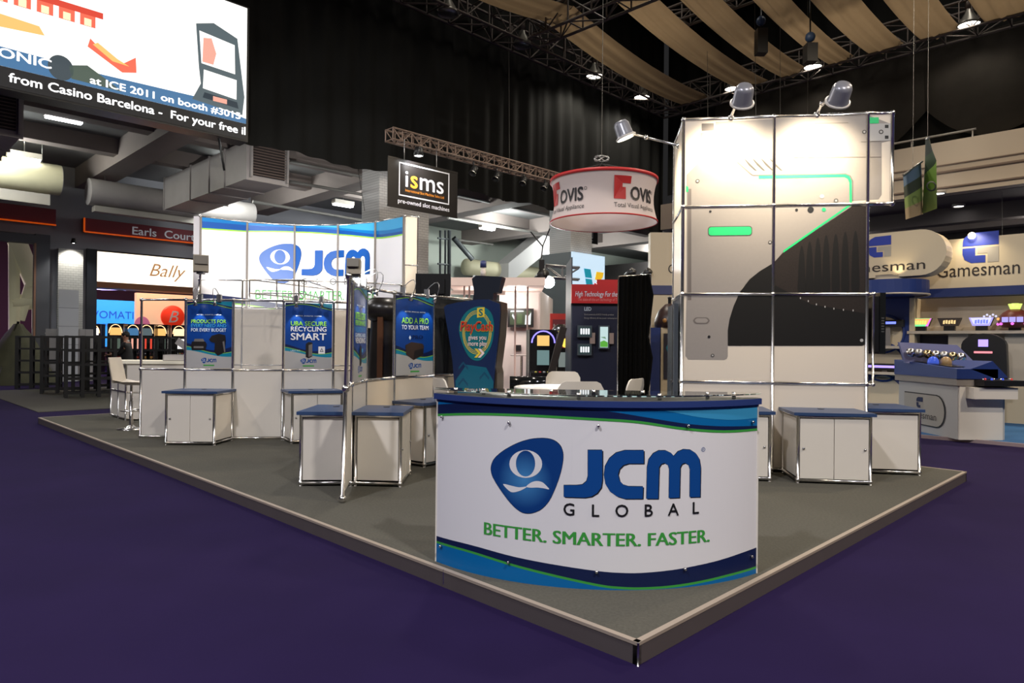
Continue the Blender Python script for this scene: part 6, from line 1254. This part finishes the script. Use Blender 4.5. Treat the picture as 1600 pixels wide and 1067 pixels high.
for k in range(4): part('figure', MB().ball((orn.x - .12 + .08 * k, orn.y - .2, zp + .12 + .06 * (k % 2)), .05, 8, 5), mat('game_gold', rgb(170, 120, 60), .3), og)
part('finial', MB().lathe([(.03, .42), (.03, .52), (.045, .54), (0, .56)], (orn.x, orn.y, zp), 10), BLACK, og)
# ------------------------------------------------------------------ hanging green flags at right
def flag(pts, cols, label):
    t = thing('hanging_flag', label, 'flag', pts[0][-1], group='green printed flags hanging beside the tower')
    n = len(cols)
    for k in range(n):
        f0, f1 = k / n, (k + 1) / n; L_, R_ = pts
        def e(E, f): s = f * (len(E) - 1); i = min(int(s), len(E) - 2); return E[i].lerp(E[i + 1], s - i)
        g = [[e(L_, f0 + (f1 - f0) * j / 4).lerp(e(R_, f0 + (f1 - f0) * j / 4), i / 8) + V((0, .05 * math.sin(i * .9), 0)) for i in range(9)] for j in range(5)]
        part('cloth', MB().quads(g), cols[k], t)
    part('pole', MB().tube([pts[0][0] + V((0, 0, .02)), pts[1][0] + V((0, 0, .02))], .02, 6), STEEL, t); part('cable', MB().tube([pts[0][0].lerp(pts[1][0], .5), pts[0][0].lerp(pts[1][0], .5) + V((0, 0, 16 - pts[0][0].z))], .0025, 5), BLACK, t)
    return t
FG = [mat('flag_blue', rgb(82, 104, 130), .7), mat('flag_dark', rgb(50, 58, 52), .7), mat('flag_pink', rgb(140, 124, 100), .7), mat('flag_green', rgb(112, 132, 76), .7), mat('flag_leaf', rgb(106, 142, 50), .7), mat('flag_black', rgb(20, 30, 22), .7), mat('flag_deep', rgb(36, 60, 32), .7)]
flag(([at(1411, 275, 14), at(1413, 310, 14), at(1415, 343, 14)], [at(1441, 254, 14.6), at(1443, 290, 14.6), at(1444, 334, 14.6)]), [FG[0], FG[1], FG[3], FG[2]], 'pale green flag with pink patch, nearer the tower')
t_ = flag(([at(1447, 219, 14.6), at(1444, 275, 14.6), at(1441, 334, 14.6)], [at(1452, 216, 14), at(1465, 250, 14), at(1466, 325, 14)]), [FG[5], FG[6], FG[4], FG[3]], 'bright green flag with dark ring, farther from the tower'); q = at(1455, 291, 13.9)
part('printed_ring', MB().lathe([(.075, 0), (.105, 0), (.105, .006), (.075, .006)], q, 20, axis=(0, -1, 0)), FG[5], t_)
# ------------------------------------------------------------------ racks on the grey carpet at left
gc = solo('aisle_carpet', MB().prism([hall(3.15, 17.1), hall(12.3, 17.1), hall(12.3, 25), hall(3.15, 25)], .001, .012), GREYC, 'flat grey carpet under the black racks at the far left', 'carpet')
def rack(loc, rz, label, w=1.1, d=.5, h=1.62):
    t = thing('shelf_rack', label, 'rack', loc, rz, 'black open racks on the grey carpet'); RK = mat('rack_black', (.006, .006, .006), .6)
    for x in (-w / 2, -w / 6, w / 6, w / 2):
        for y in (-d / 2, d / 2): part('upright', MB().box((x - .042, y - .03, 0), (x + .042, y + .03, h)), RK, t, True)
    for k in range(5):
        z = .12 + k * (h - .15) / 4
        for y in (-d / 2, d / 2): part('shelf_bar', MB().box((-w / 2, y - .025, z - .025), (w / 2, y + .025, z + .025)), RK, t, True)
        for x in (-w / 2, w / 2): part('side_bar', MB().box((x - .025, -d / 2, z - .02), (x + .025, d / 2, z + .02)), RK, t, True)
        if k in (1, 2, 3): part('shelf', MB().box((-w / 2, -d / 2, z - .005), (w / 2 * (.2 if k == 2 else 1), d / 2, z + .005)), mat('rack_shelf', rgb(60, 60, 64), .4), t, True)
    return t
for px, d, rz, lb in ((62, 21.4, .5, 'black rack farthest left, beside the olive tent'), (103, 19.6, .55, 'black rack second from the left among the racks'), (142, 18.3, .6, 'black rack nearest of the group, overlapping its neighbour'), (163, 21.2, .75, 'black rack directly left of the man in the dark suit'), (238, 20.6, .2, 'black rack seen through the open chrome frame'), (283, 21.4, .3, 'black rack beside the products poster')):
    rack(pxm(px, d, .012), rz, lb)
bd = thing('low_wall', 'low white wall with small print behind the black racks', 'partition', pxm(100, 25)); a, b = pxm(50, 25), pxm(145, 25.6); part('board', MB().slab(a, b, .08, 0, at(100, 513, 24).z), mat('board_grey', rgb(176, 172, 172), .6), bd); bdm = flat(a, b, 0, .045)
lay(bd, 'lettering', lettering('NCR', .08, 1.72, width=.22, cap=.1, bold=.04), PDEEP, bdm, .004); lay(bd, 'printed_line', shape([(.36, 1.73), (.9, 1.73), (.9, 1.78), (.36, 1.78)]), PGREY, bdm, .004)
for k in range(5): part('panel_line', MB().slab(a.lerp(b, .4 + .12 * k), a.lerp(b, .404 + .12 * k), .09, 0, at(100, 514, 24).z), mat('board_line', rgb(120, 118, 120), .6), bd)
# olive tent
tc_ = pxm(28, 23.5); tt = thing('olive_tent', 'olive camouflage tent at the far left edge', 'tent', tc_); ap_ = at(31, 506, 23.5)
g = []
for j in range(7):
    t = j / 6; g.append([V((tc_.x, tc_.y, 0)) + V((math.cos(a_) * 1.25 * (1 - t * .96) ** .8, math.sin(a_) * 1.1 * (1 - t * .96) ** .8, (ap_.z) * t + .0)) * 1 + V((.05 * math.sin(5 * a_ + j), 0, .0)) for a_ in [2 * math.pi * k / 20 for k in range(20)]])
part('canvas', MB().quads(g, close=True), mat('olive_canvas', rgb(72, 70, 50), .8, var=.45, vscale=2.2), tt); part('centre_pole', MB().tube([tc_, V((tc_.x, tc_.y, ap_.z + .08))], .04, 8), BLACK, tt); part('front_seam', MB().tube([tc_ + V((.1, -1.1, .02)), V((tc_.x + .02, tc_.y - .08, ap_.z))], .03, 6), mat('olive_dark', rgb(50, 48, 34), .8), tt)
# white angular sculpture inside the first doorway
wsx = thing('angular_frame', 'tall cream angular frame standing inside the far left doorway', 'sculpture', onb(38, 520, 31)); CRM = mat('sculpture_cream', rgb(196, 190, 158), .6, emit=.12)  # light falling on the frame is put into its colour as a faint glow
def bar(p, q, w, name='strut'): part(name, MB().tube([onb(*p, 31), onb(*q, 31)], w, 4), CRM, wsx)
bar((22, 372), (22, 540), .22, 'upright'); bar((26, 376), (54, 446), .38); bar((52, 430), (30, 500), .22); bar((18, 474), (56, 470), .3, 'cross_bar'); bar((56, 420), (56, 540), .16, 'upright')
# ------------------------------------------------------------------ neighbouring hall through the wide doorway
bl = thing('lightbox_sign', 'long glowing cream lightbox with script lettering beyond the wide doorway', 'sign', hall(10, 33, 3.9)); part('box', MB().prism([hall(7.4, 33), hall(13.6, 33), hall(13.6, 33.8), hall(7.4, 33.8)], 4.0, 5.35), mat('lightbox_cream', rgb(255, 240, 214), .5, emit=1.5, ecol=(1, .9, .74)), bl); part('soffit', MB().prism([hall(7.4, 32.9), hall(13.6, 32.9), hall(13.6, 34), hall(7.4, 34)], 3.75, 4.0), mat('soffit_brown', rgb(150, 96, 60), .6), bl)
lay(bl, 'lettering', lettering('Bally', ha(onb(233, 425, 33)), 4.4, width=1.55, cap=.55, shear=.35), mat('script_tan', rgb(214, 160, 110), .5, emit=.5), lambda u, v, l=0.: hall(u, 32.99 - l, v), .01)
for k in range(8): part('crown_light', MB().ball(hall(7.7 + k * .8, 32.95, 5.38), .06, 6, 4), mat('crown_glow', (1, .9, .7), .5, emit=6), bl)
nv = thing('blue_sign', 'bright blue sign wall with darker blue lettering beyond the wide doorway', 'sign', hall(11, 38, 2)); n0, n1 = ha(onb(128, 490, 38)), ha(onb(222, 490, 38)); part('board', MB().prism([hall(n0, 38), hall(n1, 38), hall(n1, 38.3), hall(n0, 38.3)], 1.2, 3.5), mat('sign_sky', rgb(40, 150, 236), .5, emit=.75, ecol=rgb(40, 150, 236)), nv)
for s, u0, v0, w_, cp in (('NOVOMATIC', ha(onb(114, 490, 38)), 2.6, ha(onb(221, 490, 38)) - ha(onb(114, 490, 38)), .36), ('GROUP OF COMPANIES', n0 - .1, 2.2, n1 - n0 + .1, .14)): lay(nv, 'lettering', lettering(s, u0, v0, width=w_, cap=cp), mat('sign_azure', rgb(10, 80, 190), .5, emit=.5, ecol=rgb(10, 70, 190)), lambda u, v, l=0.: hall(u, 37.99 - l, v), .01)
pk = thing('pink_wall', 'glowing peach exhibition wall with red disc emblem beyond the wide doorway', 'sign', hall(13, 35, 0)); n0, n1 = ha(onb(213, 490, 35)), ha(onb(310, 490, 35)); part('board', MB().prism([hall(n0, 35), hall(n1, 35), hall(n1, 35.3), hall(n0, 35.3)], 0, 3.75), mat('wall_peach', rgb(244, 190, 150), .5, emit=.6, ecol=rgb(244, 196, 160)), pk)
dq = onb(270, 495, 34.9); part('disc', MB().lathe([(0, .08), (.5, .06), (.55, 0), (.5, -.05)], dq, 36, axis=hall(0, -1)), mat('disc_red', rgb(226, 52, 24), .4, emit=.5), pk); lay(pk, 'lettering', lettering('B', ha(dq), dq.z - .27, cap=.55, shear=.3, align='C'), PWHITE, lambda u, v, l=0.: hall(u, 34.78 - l, v), .01)
lay(pk, 'petal', shape(ell(n0 + .25, 2.2, .35, .45)), mat('petal_pink', rgb(200, 110, 150), .5, emit=.4), lambda u, v, l=0.: hall(u, 34.99 - l, v), .01)
SLG = 'slot machines in the neighbouring hall'
for px, b, lb, c1, c2, c3 in ((148, 35.5, 'far slot machine with white glowing topper below the blue sign, leftmost', 'white', 'coral', 'amber'), (183, 33.5, 'far slot machine with orange glowing top, before the blue sign', 'amber', 'olive', 'red'), (210, 34, 'far slot machine with pale blue screen between blue sign and peach wall', 'blue', 'blush', 'coral'), (231, 33.5, 'far dark slot machine at the left of the peach wall', 'grey', 'red', 'amber'), (252, 33.8, 'far slot machine with yellow top and green screen on the peach wall', 'amber', 'olive', 'coral'), (281, 33.8, 'far slot machine with white discs beside the products poster', 'cream', 'white', 'red')):
    q = onb(px, 600, b); slot_machine(V((q.x, q.y, 0)), math.radians(12), lb, LE(c1, (0, 0, 0), 0), LE(c2, (0, 0, 0), 0), LE(c3, (0, 0, 0), 0), mat('far_glow', (1, .6, .3), .4, emit=2, ecol=(1, .6, .3)), .62, 2.3, SLG)
area('far_hall_light', hall(10, 35, 7.2), 500, 3, (1, .75, .6)); area('far_hall_light', hall(3, 36, 7.2), 400, 3, (.6, .4, 1))
for k, px in enumerate((140, 172, 208)):
    q = onb(px, 452 + k, 40); solo('ceiling_strip', MB().box((q.x - .5, q.y - .08, q.z), (q.x + .5, q.y + .08, q.z + .05)), mat('strip_violet', (.5, .4, 1), .5, emit=5, ecol=(.55, .45, 1)), 'violet ceiling strip light in the neighbouring hall, %s from the left' % ['first', 'second', 'third'][k], 'lamp', 'violet strips in the neighbouring hall')
# ------------------------------------------------------------------ the man in the dark suit
def skin_mesh(pts, edges, radii, sub=2):
    me = bpy.data.meshes.new('sk'); me.from_pydata(pts, edges, []); o = bpy.data.objects.new('sk', me); COL.objects.link(o)
    md = o.modifiers.new('s', 'SKIN'); md.use_smooth_shade = True; sv = me.skin_vertices[0].data
    for i, r in enumerate(radii): sv[i].radius = (r, r) if not isinstance(r, tuple) else r
    sv[0].use_root = True
    ss = o.modifiers.new('u', 'SUBSURF'); ss.levels = sub; ss.render_levels = sub
    dg = bpy.context.evaluated_depsgraph_get(); m2 = bpy.data.meshes.new_from_object(o.evaluated_get(dg)); bpy.data.objects.remove(o); return m2
pr = thing('person', 'man in a dark suit seen from the side, reaching left behind the racks', 'person', pxm(199, 19.4, .012), math.radians(8))
SKIN = mat('skin_tone', rgb(170, 120, 96), .5); SUIT = mat('suit_black', (.01, .01, .012), .7); HAIR = mat('hair_dark', (.012, .009, .008), .6)
J = [(0, 0, .95), (0, 0, 1.18), (.0, 0, 1.38), (-.03, 0, 1.50), (-.05, 0, 1.60), (-.055, 0, 1.70), (0, .18, 1.40), (-.12, .21, 1.16), (-.36, .18, 1.12), (-.46, .17, 1.12), (0, -.18, 1.40), (-.10, -.21, 1.16), (-.33, -.18, 1.10), (-.43, -.17, 1.10), (0, .1, .88), (.02, .11, .48), (.04, .11, .08), (-.1, .11, .04), (0, -.1, .88), (-.03, -.11, .48), (-.02, -.11, .08), (-.15, -.11, .04)]
Ed = [(0, 1), (1, 2), (2, 3), (3, 4), (4, 5), (2, 6), (6, 7), (7, 8), (8, 9), (2, 10), (10, 11), (11, 12), (12, 13), (0, 14), (14, 15), (15, 16), (16, 17), (0, 18), (18, 19), (19, 20), (20, 21)]
Rd = [.13, .13, .13, .055, .09, .075, .06, .045, .035, .03, .06, .045, .035, .03, .085, .055, .04, .035, .085, .055, .04, .035]
m2 = skin_mesh(J, Ed, Rd); m2.materials.append(SKIN); body = link('body', m2, pr)
ks = [0, 1, 2, 6, 7, 8, 10, 11, 12, 14, 15, 16, 18, 19, 20]; mp_ = {k: i for i, k in enumerate(ks)}
m3 = skin_mesh([J[k] for k in ks], [(mp_[a], mp_[b]) for a, b in Ed if a in mp_ and b in mp_], [Rd[k] + .025 for k in ks]); m3.materials.append(SUIT); link('suit', m3, pr)
part('collar', MB().lathe([(.06, 1.46), (.075, 1.5), (.065, 1.52)], (-.02, 0, 0), 14), mat('shirt_white', rgb(210, 208, 206), .6), pr, True)
part('hair', MB().ball((-.035, 0, 1.675), .098, 14, 8, 1.0), HAIR, pr, True); part('nose', MB().ball((-.145, 0, 1.625), .018, 8, 5, 1.3), SKIN, pr, True)
for s in (-1, 1): part('ear', MB().ball((-.03, s * .088, 1.62), .022, 8, 5, 1.4), SKIN, pr, True); part('eye', MB().ball((-.128, s * .035, 1.65), .011, 6, 4), BLACK, pr, True)
part('mouth', MB().box((-.137, -.025, 1.575), (-.125, .025, 1.582)), mat('lip', rgb(130, 70, 64), .5), pr, True)
for s, x0, z0 in ((.17, -.47, 1.12), (-.17, -.44, 1.10)):
    for k in range(4): part('finger', MB().tube([(x0, s - .027 + .018 * k, z0), (x0 - .05, s - .03 + .02 * k, z0 - .004), (x0 - .085 + .008 * abs(k - 1.5), s - .03 + .02 * k, z0 - .03)], .009, 6), SKIN, pr, True)
    part('thumb', MB().tube([(x0 + .02, s - .03, z0 + .01), (x0 - .02, s - .05, z0 + .03), (x0 - .05, s - .045, z0 + .035)], .01, 6), SKIN, pr, True)
